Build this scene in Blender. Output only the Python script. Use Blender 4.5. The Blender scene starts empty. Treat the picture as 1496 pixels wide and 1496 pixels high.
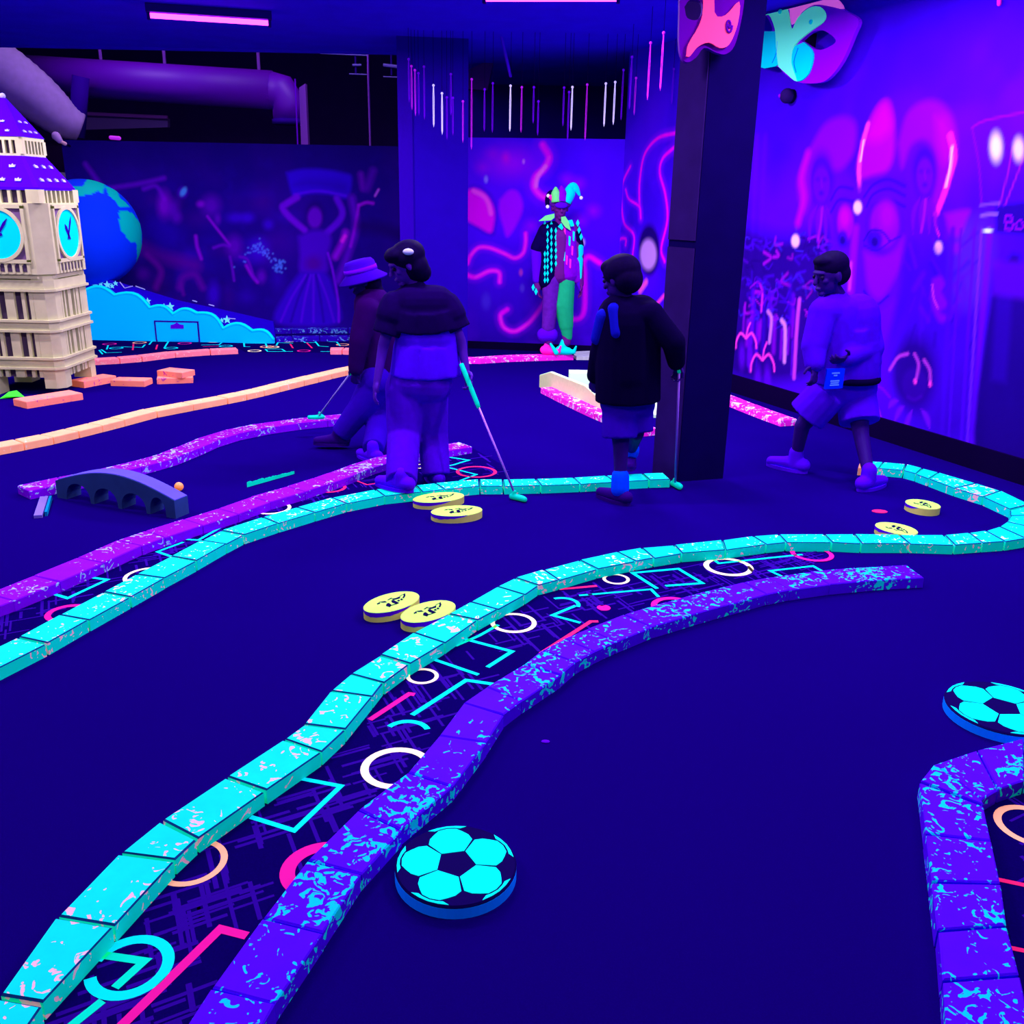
import bpy, bmesh, math, random
import numpy as np
from mathutils import Matrix, Vector
random.seed(7); rng = np.random.default_rng(7)
SC = bpy.context.scene
COL = SC.collection

# ------------------------------------------------------------------ camera
F, H, PITCH, ROLL, CX = 1380.0, 1.62, math.radians(18.5), math.radians(1.1), 748.0
cam = bpy.data.cameras.new('camera'); cam_o = bpy.data.objects.new('camera', cam); COL.objects.link(cam_o)
cam.sensor_fit = 'HORIZONTAL'; cam.sensor_width = 36.0; cam.lens = 36.0 * F / 1496.0; cam.clip_end = 200
cam_o.matrix_world = Matrix.Translation((0, 0, H)) @ Matrix.Rotation(math.pi / 2 - PITCH, 4, 'X') @ Matrix.Rotation(ROLL, 4, 'Z')
SC.camera = cam_o
# ------------------------------------------------------------------ world, exposure
w = bpy.data.worlds.new('dark_hall'); SC.world = w; w.use_nodes = True
w.node_tree.nodes['Background'].inputs[0].default_value = (0.10, 0.03, 0.55, 1)
w.node_tree.nodes['Background'].inputs[1].default_value = 0.05
SC.view_settings.view_transform = 'Standard'; SC.view_settings.look = 'None'
SC.view_settings.exposure = 0.0; SC.view_settings.gamma = 1.0; SC.view_settings.use_curve_mapping = False
# ------------------------------------------------------------------ blacklight tubes (light part; housings are built with the ceiling)
CEIL = 3.0
TUBES = [  # x, y, rotation, length, power
    (-2.49, 8.40, 0.28, 0.9, 110), (0.20, 7.30, -0.10, 0.9, 165),
    (-3.4, 4.4, 0.2, 1.2, 80), (-0.6, 4.8, 0.1, 1.2, 85), (1.9, 4.5, -0.5, 1.2, 85),
    (-2.2, 1.6, 0.2, 1.2, 32), (0.6, 2.0, 0.1, 1.2, 34), (2.6, 2.2, -0.5, 1.2, 36), (-4.6, 6.9, 0.1, 1.2, 105), (2.1, 6.0, -1.1, 1.2, 65)]
LAMP = (0.86, 0.62, 1.0)
ROOF_FILL = [(-4.6, 11.6, 0.0, 1.2, 26), (-2.2, 11.6, 0.0, 1.2, 26)]   # unseen lamps added to brighten the open roof space
for i, (x, y, rz, ln, pw) in enumerate(TUBES):
    l = bpy.data.lights.new('tube_light', 'AREA'); l.shape = 'RECTANGLE'; l.size = ln; l.size_y = 0.022
    l.energy = pw; l.color = LAMP
    o = bpy.data.objects.new('tube_light', l); COL.objects.link(o)
    o.location = (x, y, CEIL - 0.115); o.rotation_euler = (0, 0, rz)
for x, y, rz, ln, pw in ROOF_FILL:
    l = bpy.data.lights.new('tube_light', 'AREA'); l.shape = 'RECTANGLE'; l.size = ln; l.size_y = 0.05; l.energy = pw; l.color = LAMP
    o = bpy.data.objects.new('tube_light', l); COL.objects.link(o); o.location = (x, y, 4.185)

# ------------------------------------------------------------------ helpers: rays from the photograph's camera onto real planes
_r0 = np.array([1., 0, 0]); FW = np.array([0, math.cos(PITCH), -math.sin(PITCH)]); _u0 = np.cross(_r0, FW)
RT = math.cos(ROLL) * _r0 + math.sin(ROLL) * _u0; UP = -math.sin(ROLL) * _r0 + math.cos(ROLL) * _u0
O = np.array([0, 0, H])
def ray(px, py): return FW + RT * (px - CX) / F - UP * (py - CX) / F
def gp(px, py, z=0.0):
    d = ray(px, py); return O + d * (z - H) / d[2]
def at(px, py, Y):
    d = ray(px, py); return O + d * (Y / d[1])
def onplane(px, py, p0, n):
    d = ray(px, py); return O + d * (((np.array(p0) - O) @ n) / (d @ n))
def nrm(v): v = np.array(v, float); return v / (np.linalg.norm(v) + 1e-12)
def S(r, g, b):
    f = lambda c: (c / 255 / 12.92) if c / 255 <= 0.04045 else ((c / 255 + 0.055) / 1.055) ** 2.4
    return (f(r), f(g), f(b))

# ------------------------------------------------------------------ materials
def _nt(name):
    m = bpy.data.materials.new(name); m.use_nodes = True
    return m, m.node_tree, m.node_tree.nodes['Principled BSDF']
def mat(name, base, emit=None, es=1.0, rough=0.8, spec=0.015, noise=0.0, nscale=20, bump=0.0, metal=0.0):
    m, nt, b = _nt(name)
    b.inputs['Base Color'].default_value = (*base, 1); b.inputs['Roughness'].default_value = rough
    b.inputs['Specular IOR Level'].default_value = spec; b.inputs['Metallic'].default_value = metal
    if emit: b.inputs['Emission Color'].default_value = (*emit, 1); b.inputs['Emission Strength'].default_value = es
    if noise or bump:
        tc = nt.nodes.new('ShaderNodeTexCoord'); n = nt.nodes.new('ShaderNodeTexNoise')
        n.inputs['Scale'].default_value = nscale; n.inputs['Detail'].default_value = 4
        nt.links.new(tc.outputs['Object'], n.inputs['Vector'])
        if noise:
            mx = nt.nodes.new('ShaderNodeMix'); mx.data_type = 'RGBA'
            mx.inputs[6].default_value = (*[c * (1 - noise) for c in base], 1)
            mx.inputs[7].default_value = (*[min(1, c * (1 + noise)) for c in base], 1)
            nt.links.new(n.outputs['Fac'], mx.inputs[0]); nt.links.new(mx.outputs[2], b.inputs['Base Color'])
        if bump:
            bp = nt.nodes.new('ShaderNodeBump'); bp.inputs['Strength'].default_value = bump; bp.inputs['Distance'].default_value = 0.004
            nt.links.new(n.outputs['Fac'], bp.inputs['Height']); nt.links.new(bp.outputs['Normal'], b.inputs['Normal'])
    return m
def paint_mat(name, base, chip, emit_b, emit_c, scale=38, cover=0.5, cluster=0.35, cscale=5.0):
    """fluorescent paint with flaked patches that show the older coat beneath"""
    m, nt, b = _nt(name); N = nt.nodes.new; L = nt.links.new
    tc = N('ShaderNodeTexCoord')
    n1 = N('ShaderNodeTexNoise'); n1.inputs['Scale'].default_value = scale; n1.inputs['Detail'].default_value = 2.0
    n1.inputs['Roughness'].default_value = 0.5; n1.inputs['Distortion'].default_value = 1.6
    n2 = N('ShaderNodeTexNoise'); n2.inputs['Scale'].default_value = cscale; n2.inputs['Detail'].default_value = 2.0
    L(tc.outputs['Object'], n1.inputs['Vector']); L(tc.outputs['Object'], n2.inputs['Vector'])
    ma = N('ShaderNodeMath'); ma.operation = 'MULTIPLY_ADD'; ma.inputs[1].default_value = cluster
    L(n2.outputs['Fac'], ma.inputs[0]); L(n1.outputs['Fac'], ma.inputs[2])
    mr = N('ShaderNodeMapRange'); t = cover + cluster * 0.5
    mr.inputs['From Min'].default_value = t; mr.inputs['From Max'].default_value = t + 0.015
    L(ma.outputs[0], mr.inputs['Value'])
    n3 = N('ShaderNodeTexNoise'); n3.inputs['Scale'].default_value = 14; n3.inputs['Detail'].default_value = 3
    L(tc.outputs['Object'], n3.inputs['Vector'])
    mxv = N('ShaderNodeMix'); mxv.data_type = 'RGBA'; mxv.inputs[6].default_value = (*[c * .82 for c in base], 1)
    mxv.inputs[7].default_value = (*[min(1, c * 1.15) for c in base], 1); L(n3.outputs['Fac'], mxv.inputs[0])
    mx = N('ShaderNodeMix'); mx.data_type = 'RGBA'; mx.inputs[7].default_value = (*chip, 1)
    L(mxv.outputs[2], mx.inputs[6]); L(mr.outputs[0], mx.inputs[0]); L(mx.outputs[2], b.inputs['Base Color'])
    me = N('ShaderNodeMix'); me.data_type = 'RGBA'; me.inputs[6].default_value = (*emit_b, 1); me.inputs[7].default_value = (*emit_c, 1)
    L(mr.outputs[0], me.inputs[0]); L(me.outputs[2], b.inputs['Emission Color']); b.inputs['Emission Strength'].default_value = 1.0
    b.inputs['Roughness'].default_value = 0.75; b.inputs['Specular IOR Level'].default_value = 0.03
    bp = N('ShaderNodeBump'); bp.inputs['Strength'].default_value = 0.35; bp.inputs['Distance'].default_value = 0.003; bp.invert = True
    L(mr.outputs[0], bp.inputs['Height']); L(bp.outputs['Normal'], b.inputs['Normal'])
    return m
def attr_mat(name, rough=0.8):
    m, nt, b = _nt(name); a = nt.nodes.new('ShaderNodeAttribute'); a.attribute_name = 'art'
    nt.links.new(a.outputs['Color'], b.inputs['Base Color'])
    b.inputs['Roughness'].default_value = rough; b.inputs['Specular IOR Level'].default_value = 0.02
    return m
M = {}
M['carpet'] = mat('carpet', (0.005, 0.0, 0.115), noise=0.22, nscale=260, rough=0.95, spec=0.0, bump=0.2)
M['print_ground'] = mat('print_ground', (0.003, 0.0, 0.075), noise=0.3, nscale=200, rough=0.95, spec=0.0)
M['black'] = mat('black_paint', (0.004, 0.0, 0.03), rough=0.8)
M['ceiling'] = mat('ceiling_paint', (0.05, 0.0, 0.85), rough=0.9, noise=0.15, nscale=3)
M['deck'] = mat('roof_deck', (0.03, 0.004, 0.16), rough=0.9, noise=0.2, nscale=4)
M['pillar_dark'] = mat('pillar_dark', (0.003, 0.0, 0.06), rough=0.8, noise=0.2, nscale=6)
M['pillar_side'] = mat('pillar_side', (0.02, 0.005, 0.10), rough=0.8, noise=0.25, nscale=8)
M['column'] = mat('column_paint', (0.013, 0.0, 0.30), rough=0.8, noise=0.12, nscale=4)
M['baseboard'] = mat('baseboard_black', (0.003, 0.0, 0.025), rough=0.6)
TQ = dict(base=(0.0, 0.74, 0.70), chip=(0.72, 0.52, 0.55), emit_b=(0.0, 0.22, 0.055), emit_c=(0.22, 0.10, 0.10))
M['turquoise'] = paint_mat('turquoise_paint', **TQ, scale=21, cover=0.635, cluster=0.42, cscale=4.0)
M['turquoise_clean'] = paint_mat('turquoise_paint_clean', **TQ, scale=30, cover=0.66, cluster=0.30, cscale=4.0)
M['violet'] = paint_mat('violet_paint', (0.075, 0.0, 0.88), (0.0, 0.60, 0.80), (0.0, 0.0, 0.03), (0.0, 0.12, 0.05), scale=27, cover=0.595, cluster=0.5, cscale=3.2)
M['purple'] = paint_mat('purple_paint', (0.22, 0.0, 0.85), (0.32, 0.48, 0.90), (0.01, 0.0, 0.03), (0.02, 0.05, 0.04), scale=25, cover=0.63, cluster=0.55, cscale=3.0)
M['peach'] = paint_mat('peach_paint', (0.95, 0.50, 0.22), (0.75, 0.65, 0.45), (0.22, 0.05, 0.02), (0.1, 0.1, 0.05), scale=20, cover=0.68, cluster=0.3)
M['salmon'] = paint_mat('salmon_paint', (0.95, 0.26, 0.30), (0.9, 0.5, 0.4), (0.22, 0.03, 0.02), (0.1, 0.05, 0.05), scale=26, cover=0.62, cluster=0.3)
M['magenta'] = paint_mat('magenta_paint', (0.85, 0.02, 0.62), (0.8, 0.65, 0.8), (0.16, 0.0, 0.08), (0.1, 0.08, 0.1), scale=20, cover=0.60, cluster=0.4)
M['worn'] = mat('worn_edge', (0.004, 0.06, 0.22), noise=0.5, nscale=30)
M['navy_curb'] = paint_mat('navy_paint', (0.02, 0.0, 0.42), (0.10, 0.30, 0.75), (0, 0, 0.01), (0, 0.02, 0.04), scale=16, cover=0.60, cluster=0.4)
M['neon_cyan'] = mat('neon_cyan', (0.0, 0.85, 0.85), (0.0, 0.20, 0.12))
M['neon_green'] = mat('neon_green', (0.0, 0.75, 0.45), (0.0, 0.26, 0.10))
M['neon_cream'] = mat('neon_cream', (0.98, 0.92, 0.55), (0.25, 0.20, 0.06))
M['neon_orange'] = mat('neon_orange', (0.98, 0.50, 0.26), (0.25, 0.10, 0.02))
M['neon_red'] = mat('neon_red', (0.80, 0.02, 0.14), (0.14, 0.0, 0.02))
M['neon_pink'] = mat('neon_pink', (0.70, 0.01, 0.28), (0.12, 0.0, 0.04))
M['hatch'] = mat('print_purple', (0.022, 0.0, 0.24))
M['yellow'] = mat('yellow_paint', (0.46, 0.98, 0.13), (0.07, 0.32, 0.02), noise=0.1, nscale=14)
M['yellow_side'] = mat('yellow_edge', (0.60, 0.66, 0.16), (0.06, 0.055, 0.01), noise=0.15, nscale=20)
M['violet_flat'] = mat('violet_flat', (0.10, 0.0, 0.75))
M['ink'] = mat('dark_ink', (0.003, 0.0, 0.05))
M['ball_cyan'] = mat('soccer_cyan', (0.0, 0.98, 0.95), (0.0, 0.36, 0.30))
M['ball_blue'] = mat('soccer_edge_blue', (0.0, 0.20, 0.98), (0.0, 0.035, 0.25), noise=0.12, nscale=40)
M['tower'] = mat('tower_stone', (0.56, 0.60, 0.30), (0.03, 0.028, 0.012), noise=0.18, nscale=10)
M['tower_dark'] = mat('tower_recess', (0.07, 0.05, 0.09))
M['tower_spandrel'] = mat('tower_spandrel', (0.16, 0.10, 0.20))
M['tower_roof'] = mat('tower_roof', (0.055, 0.0, 0.78), noise=0.08, nscale=12)
M['roof_mark'] = mat('roof_mark', (0.42, 0.45, 0.88))
M['clock_face'] = mat('clock_face', (0.0, 0.75, 0.98), (0.0, 0.12, 0.14))
M['clock_hand'] = mat('clock_hand', (0.02, 0.0, 0.30))
M['cloud'] = mat('cloud_board', (0.0, 0.55, 0.98), (0.0, 0.13, 0.38))
M['cloud_edge'] = mat('cloud_edge', (0.0, 0.85, 0.98), (0.0, 0.28, 0.35))
M['navy'] = mat('navy_board', (0.015, 0.0, 0.50))
M['star'] = mat('star_glow', (0.2, 0.9, 0.9), (0.02, 0.2, 0.16))
M['ramp'] = mat('ramp_pale', (0.62, 0.98, 0.62), (0.12, 0.22, 0.06))
M['ramp_side'] = mat('ramp_side', (0.62, 0.74, 0.34), (0.05, 0.06, 0.0), noise=0.12, nscale=30)
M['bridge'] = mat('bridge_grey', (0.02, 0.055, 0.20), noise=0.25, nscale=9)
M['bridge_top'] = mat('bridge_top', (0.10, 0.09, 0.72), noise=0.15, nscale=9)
M['orange_ball'] = mat('orange_ball', (1.0, 0.36, 0.10), (0.5, 0.12, 0.01), rough=0.35, spec=0.4)
M['grip'] = mat('putter_green', (0.0, 0.62, 0.42), (0.0, 0.16, 0.06), rough=0.5)
M['shaft'] = mat('putter_shaft', (0.30, 0.10, 0.75), rough=0.35, spec=0.4)
M['shaft_pale'] = mat('putter_shaft_pale', (0.35, 0.30, 0.80), rough=0.35, spec=0.4)
M['skin'] = mat('skin', (0.060, 0.004, 0.34), rough=0.6, spec=0.06)
M['skin_dark'] = mat('skin_dark', (0.020, 0.001, 0.15), rough=0.6, spec=0.05)
M['hair'] = mat('hair', (0.003, 0.0, 0.028), rough=0.7, spec=0.02, noise=0.4, nscale=60)
M['dark_cloth'] = mat('dark_cloth', (0.005, 0.0, 0.05), rough=0.95, noise=0.25, nscale=25)
M['black_cloth'] = mat('black_cloth', (0.002, 0.0, 0.024), rough=0.95)
M['plum_cloth'] = mat('plum_cloth', (0.018, 0.0, 0.075), rough=0.95, noise=0.25, nscale=14)
M['pale_cloth'] = mat('pale_cloth', (0.062, 0.0, 0.85), rough=0.9, noise=0.12, nscale=16)
M['denim'] = mat('pale_trousers', (0.052, 0.0, 0.52), rough=0.9, noise=0.22, nscale=22)
M['sweater'] = mat('violet_sweater', (0.048, 0.0, 0.62), rough=0.95, noise=0.18, nscale=16)
M['shorts_blue'] = mat('shorts_blue', (0.022, 0.0, 0.36), rough=0.95, noise=0.15, nscale=16)
M['shorts_pale'] = mat('shorts_pale', (0.06, 0.0, 0.70), rough=0.95, noise=0.15, nscale=16)
M['shoe_violet'] = mat('shoe_violet', (0.08, 0.0, 0.85), rough=0.7)
M['shoe_dark'] = mat('shoe_dark', (0.02, 0.0, 0.16), rough=0.7)
M['sock_blue'] = mat('sock_blue', (0.0, 0.06, 0.95), rough=0.9)
M['blue_trim'] = mat('blue_trim', (0.004, 0.004, 0.40), rough=0.8)
M['hat_cloth'] = mat('hat_cloth', (0.035, 0.0, 0.42), rough=0.9)
M['hat_band'] = mat('hat_band', (0.14, 0.0, 0.72), rough=0.9)
M['badge'] = mat('badge_blue', (0.0, 0.02, 0.95), (0, 0.0, 0.1))
M['badge_ink'] = mat('badge_print', (0.10, 0.32, 0.98))
M['eye'] = mat('eye', (0.004, 0.0, 0.03), rough=0.6, spec=0.1)
M['duct'] = mat('duct_metal', (0.16, 0.0, 0.62), rough=0.5, spec=0.4)
M['duct_dark'] = mat('duct_dark', (0.03, 0.0, 0.30), rough=0.6)
M['duct_flex'] = mat('duct_flex', (0.42, 0.28, 0.70), rough=0.7, noise=0.2, nscale=12)
M['steel'] = mat('steel_violet', (0.25, 0.06, 0.55), rough=0.5)
M['tube'] = mat('tube_glow', (1, 0.2, 1), (1.0, 0.03, 0.95), es=9.0)
M['housing'] = mat('tube_housing', (0.03, 0.0, 0.2), rough=0.5)
M['pink_mask'] = mat('mask_pink', (0.95, 0.06, 0.24), (0.20, 0.01, 0.04))
M['mask_violet'] = mat('mask_violet', (0.28, 0.0, 0.80))
M['mask_rim'] = mat('mask_rim', (0.09, 0.0, 0.30))
M['mask_cyan'] = mat('mask_cyan', (0.0, 0.85, 0.80), (0.0, 0.10, 0.06))
M['mask_pale'] = mat('mask_pale', (0.12, 0.92, 0.58), (0.03, 0.30, 0.14))  # fluorescent; emission here and on the crest makes up for weak lamp light
M['mask_blush'] = mat('mask_blush', (0.98, 0.42, 0.80), (0.40, 0.06, 0.25))
M['jester_green'] = mat('jester_green', (0.01, 0.40, 0.16), (0.0, 0.10, 0.02), noise=0.2, nscale=18)
M['jester_lime'] = mat('jester_lime', (0.16, 0.85, 0.22), (0.02, 0.18, 0.02))
M['jester_cyan'] = mat('jester_cyan', (0.0, 0.85, 0.80), (0.0, 0.18, 0.10))
M['jester_magenta'] = mat('jester_magenta', (0.24, 0.0, 0.62), noise=0.3, nscale=22)
M['jester_purple'] = mat('jester_purple', (0.12, 0.01, 0.36), noise=0.35, nscale=24)
M['jester_pink'] = mat('jester_pink', (0.9, 0.02, 0.5), (0.15, 0.0, 0.05))
M['mannequin'] = mat('mannequin_skin', (0.14, 0.01, 0.22), rough=0.5)
M['string_white'] = mat('string_white', (0.7, 0.7, 0.95), (0.30, 0.28, 0.55))
M['string_pink'] = mat('string_pink', (0.5, 0.02, 0.7), (0.14, 0.0, 0.20))
M['string_violet'] = mat('string_violet', (0.14, 0.0, 0.7), (0.02, 0.0, 0.10))
M['scrap'] = mat('green_scrap', (0.06, 0.95, 0.05), (0.02, 0.35, 0.01))
M['wood_pale'] = mat('slat_violet', (0.20, 0.16, 0.70))
M['brick_loose'] = paint_mat('orange_paint', (0.98, 0.30, 0.20), (0.5, 0.05, 0.3), (0.26, 0.04, 0.01), (0.1, 0.02, 0.02), scale=26, cover=0.64, cluster=0.3)

# ------------------------------------------------------------------ object helpers
def setp(o, label=None, cat=None, group=None, kind=None):
    if label: o['label'] = label
    if cat: o['category'] = cat
    if group: o['group'] = group
    if kind: o['kind'] = kind
    return o
def link(name, me, parent=None):
    o = bpy.data.objects.new(name, me); COL.objects.link(o)
    if parent is not None:
        o.parent = parent; o.matrix_parent_inverse = WM(parent).inverted()
    return o
def WM(o):
    m = o.matrix_parent_inverse @ o.matrix_basis
    return (WM(o.parent) @ m) if o.parent else o.matrix_basis.copy()
def empty(name, loc, label, cat, group=None):
    o = bpy.data.objects.new(name, None); COL.objects.link(o); o.location = loc; o.empty_display_size = 0.1
    return setp(o, label, cat, group)
def mesh(name, V, Fc, material, parent=None, smooth=False, mats=None, fm=None):
    me = bpy.data.meshes.new(name); me.from_pydata([tuple(map(float, v)) for v in V], [], [tuple(f) for f in Fc])
    bm = bmesh.new(); bm.from_mesh(me); bmesh.ops.recalc_face_normals(bm, faces=bm.faces); bm.to_mesh(me); bm.free()
    for mm in (mats or [material]): me.materials.append(mm)
    if fm is not None: me.polygons.foreach_set('material_index', list(fm))
    if smooth: me.polygons.foreach_set('use_smooth', [True] * len(me.polygons))
    return link(name, me, parent)
class MB:
    def __init__(s): s.V = []; s.F = []
    def add(s, V, Fc):
        n = len(s.V); s.V += [tuple(v) for v in V]; s.F += [tuple(i + n for i in f) for f in Fc]; return s
    def box(s, c, ax, ay, az):
        """half-axis vectors"""
        c, ax, ay, az = map(lambda a: np.array(a, float), (c, ax, ay, az))
        V = [c + i * ax + j * ay + k * az for k in (-1, 1) for j in (-1, 1) for i in (-1, 1)]
        return s.add(V, [(0, 1, 3, 2), (4, 6, 7, 5), (0, 4, 5, 1), (2, 3, 7, 6), (0, 2, 6, 4), (1, 5, 7, 3)])
    def abox(s, x0, x1, y0, y1, z0, z1):
        return s.box(((x0 + x1) / 2, (y0 + y1) / 2, (z0 + z1) / 2), ((x1 - x0) / 2, 0, 0), (0, (y1 - y0) / 2, 0), (0, 0, (z1 - z0) / 2))
    def prism(s, pts, ext):
        pts = [np.array(p, float) for p in pts]; ext = np.array(ext, float); n = len(pts)
        V = pts + [p + ext for p in pts]
        return s.add(V, [tuple(range(n))[::-1], tuple(range(n, 2 * n))] + [(i, (i + 1) % n, n + (i + 1) % n, n + i) for i in range(n)])
    def tube(s, pts, rad, n=10, cap=True):
        pts = [np.array(p, float) for p in pts]; rad = [rad] * len(pts) if np.isscalar(rad) else rad
        b = len(s.V); ref = None
        for i, p in enumerate(pts):
            t = nrm(pts[min(i + 1, len(pts) - 1)] - pts[max(i - 1, 0)])
            if ref is None: ref = np.array([0, 0, 1.]) if abs(t[2]) < 0.9 else np.array([1., 0, 0])
            u = nrm(ref - t * (ref @ t)); v = np.cross(t, u); ref = u
            for k in range(n):
                a = 2 * math.pi * k / n; s.V.append(tuple(p + rad[i] * (math.cos(a) * u + math.sin(a) * v)))
        for i in range(len(pts) - 1):
            for k in range(n): s.F.append((b + i * n + k, b + i * n + (k + 1) % n, b + (i + 1) * n + (k + 1) % n, b + (i + 1) * n + k))
        if cap:
            s.F.append(tuple(b + k for k in range(n))[::-1]); s.F.append(tuple(b + (len(pts) - 1) * n + k for k in range(n)))
        return s
    def ell(s, c, ax, ay, az, nu=20, nv=12):
        """ellipsoid with half-axis vectors"""
        c, ax, ay, az = map(lambda a: np.array(a, float), (c, ax, ay, az)); b = len(s.V)
        s.V.append(tuple(c + az))
        for j in range(1, nv):
            ph = math.pi * j / nv
            for i in range(nu):
                a = 2 * math.pi * i / nu; s.V.append(tuple(c + math.sin(ph) * (math.cos(a) * ax + math.sin(a) * ay) + math.cos(ph) * az))
        s.V.append(tuple(c - az)); e = len(s.V) - 1
        for i in range(nu): s.F.append((b, b + 1 + i, b + 1 + (i + 1) % nu)); s.F.append((e, b + 1 + (nv - 2) * nu + (i + 1) % nu, b + 1 + (nv - 2) * nu + i))
        for j in range(nv - 2):
            for i in range(nu): s.F.append((b + 1 + j * nu + i, b + 1 + (j + 1) * nu + i, b + 1 + (j + 1) * nu + (i + 1) % nu, b + 1 + j * nu + (i + 1) % nu))
        return s
    def sph(s, c, r, nu=16, nv=10): return s.ell(c, (r, 0, 0), (0, r, 0), (0, 0, r), nu, nv)
    def cap(s, p0, p1, r0, r1, n=14, m=4):
        """round cone with closed ends"""
        p0, p1 = np.array(p0, float), np.array(p1, float); t = nrm(p1 - p0); pts = []; rad = []
        for i in range(m + 1):
            a = math.pi / 2 * i / m; pts.append(p0 - t * r0 * math.cos(a)); rad.append(max(1e-4, r0 * math.sin(a)))
        for i in range(m + 1):
            a = math.pi / 2 * i / m; pts.append(p1 + t * r1 * math.sin(a)); rad.append(max(1e-4, r1 * math.cos(a)))
        b = len(s.V); ref = np.array([0, 0, 1.]) if abs(t[2]) < 0.9 else np.array([1., 0, 0]); u = nrm(ref - t * (ref @ t)); v = np.cross(t, u)
        for p, r in zip(pts, rad):
            for k in range(n):
                a = 2 * math.pi * k / n; s.V.append(tuple(p + r * (math.cos(a) * u + math.sin(a) * v)))
        N = len(pts)
        for i in range(N - 1):
            for k in range(n): s.F.append((b + i * n + k, b + i * n + (k + 1) % n, b + (i + 1) * n + (k + 1) % n, b + (i + 1) * n + k))
        s.F.append(tuple(b + k for k in range(n))[::-1]); s.F.append(tuple(b + (N - 1) * n + k for k in range(n)))
        return s
    def flat(s, p0, p1, r0, r1, n=18): return s.tube([p0, p1], [r0, r1], n)
    def chain(s, pts, rad):
        for a, b, r, q in zip(pts, pts[1:], rad, rad[1:]): s.cap(a, b, r, q)
        return s
    def build(s, name, material, parent=None, smooth=False): return mesh(name, s.V, s.F, material, parent, smooth)
def fuse(mb, name, material, parent=None, voxel=0.006, smooth=6, dec=0.4):
    """grow one continuous surface over everything collected in mb"""
    me = bpy.data.meshes.new('tmp'); me.from_pydata(mb.V, [], mb.F)
    o = bpy.data.objects.new('tmp', me); COL.objects.link(o)
    r = o.modifiers.new('r', 'REMESH'); r.mode = 'VOXEL'; r.voxel_size = voxel
    sm = o.modifiers.new('s', 'SMOOTH'); sm.factor = 0.5; sm.iterations = smooth
    if dec < 1: d = o.modifiers.new('d', 'DECIMATE'); d.ratio = dec
    dg = bpy.context.evaluated_depsgraph_get(); out = bpy.data.meshes.new_from_object(o.evaluated_get(dg))
    bpy.data.objects.remove(o); bpy.data.meshes.remove(me)
    out.name = name; out.materials.clear(); out.materials.append(material)
    out.polygons.foreach_set('use_smooth', [True] * len(out.polygons))
    return link(name, out, parent)
def catmull(P, n=12):
    P = [np.array(p, float) for p in P]; Q = [2 * P[0] - P[1]] + P + [2 * P[-1] - P[-2]]; out = []
    for i in range(1, len(Q) - 2):
        for k in range(n):
            t = k / n; a, b, c, d = Q[i - 1], Q[i], Q[i + 1], Q[i + 2]
            out.append(0.5 * (2 * b + (c - a) * t + (2 * a - 5 * b + 4 * c - d) * t * t + (3 * b - a - 3 * c + d) * t ** 3))
    out.append(P[-1]); return out

# ================================================================== THE SETTING
# right wall runs from the far corner towards the camera's right; mural painted on it
RW0 = gp(897, 517); RW2 = gp(1496, 708); RWD = nrm(RW2 - RW0); RWN = nrm(np.array([RWD[1], -RWD[0], 0])); RWN = RWN if RWN @ (O - RW0) > 0 else -RWN
JW0 = gp(600, 505); JWD = nrm(np.array([RW0[0], RW0[1], 0]) - np.array([JW0[0], JW0[1], 0]))
JWL = np.linalg.norm(RW0[:2] - JW0[:2]); JWN = np.array([JWD[1], -JWD[0], 0]); JWN = JWN if JWN @ (O - RW0) > 0 else -JWN
LW0 = np.array([-5.30, 11.7, 0]); LWD = np.array([1., 0, 0]); LWN = np.array([0, -1., 0])

mb = MB().abox(-9, 7, -2.5, 18, -0.1, 0.0); setp(mb.build('floor', M['carpet']), kind='structure')
# ceiling: dark dropped panels, open roof space beyond on the left
setp(MB().abox(-9, 7, -2.5, 10.75, CEIL, CEIL + 0.12).build('ceiling', M['ceiling']), kind='structure')
setp(MB().abox(-0.75, 3.0, 10.75, 13.6, CEIL, CEIL + 0.12).build('ceiling.001', M['ceiling']), kind='structure')
setp(MB().abox(-9, -0.75, 10.70, 10.76, CEIL - 0.02, CEIL + 1.3).build('trim_1', M['ceiling']), kind='structure')
setp(MB().abox(-9, -0.75, 10.755, 18, 4.3, 4.4).build('ceiling.002', M['deck']), kind='structure')
setp(MB().abox(-9, 3, 17.0, 17.1, 0, 4.4).build('wall_rear', M['deck']), kind='structure')
setp(MB().abox(-0.8, 3.2, 13.5, 13.6, 0, 3.1).build('wall_rear_right', M['column']), kind='structure')

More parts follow.
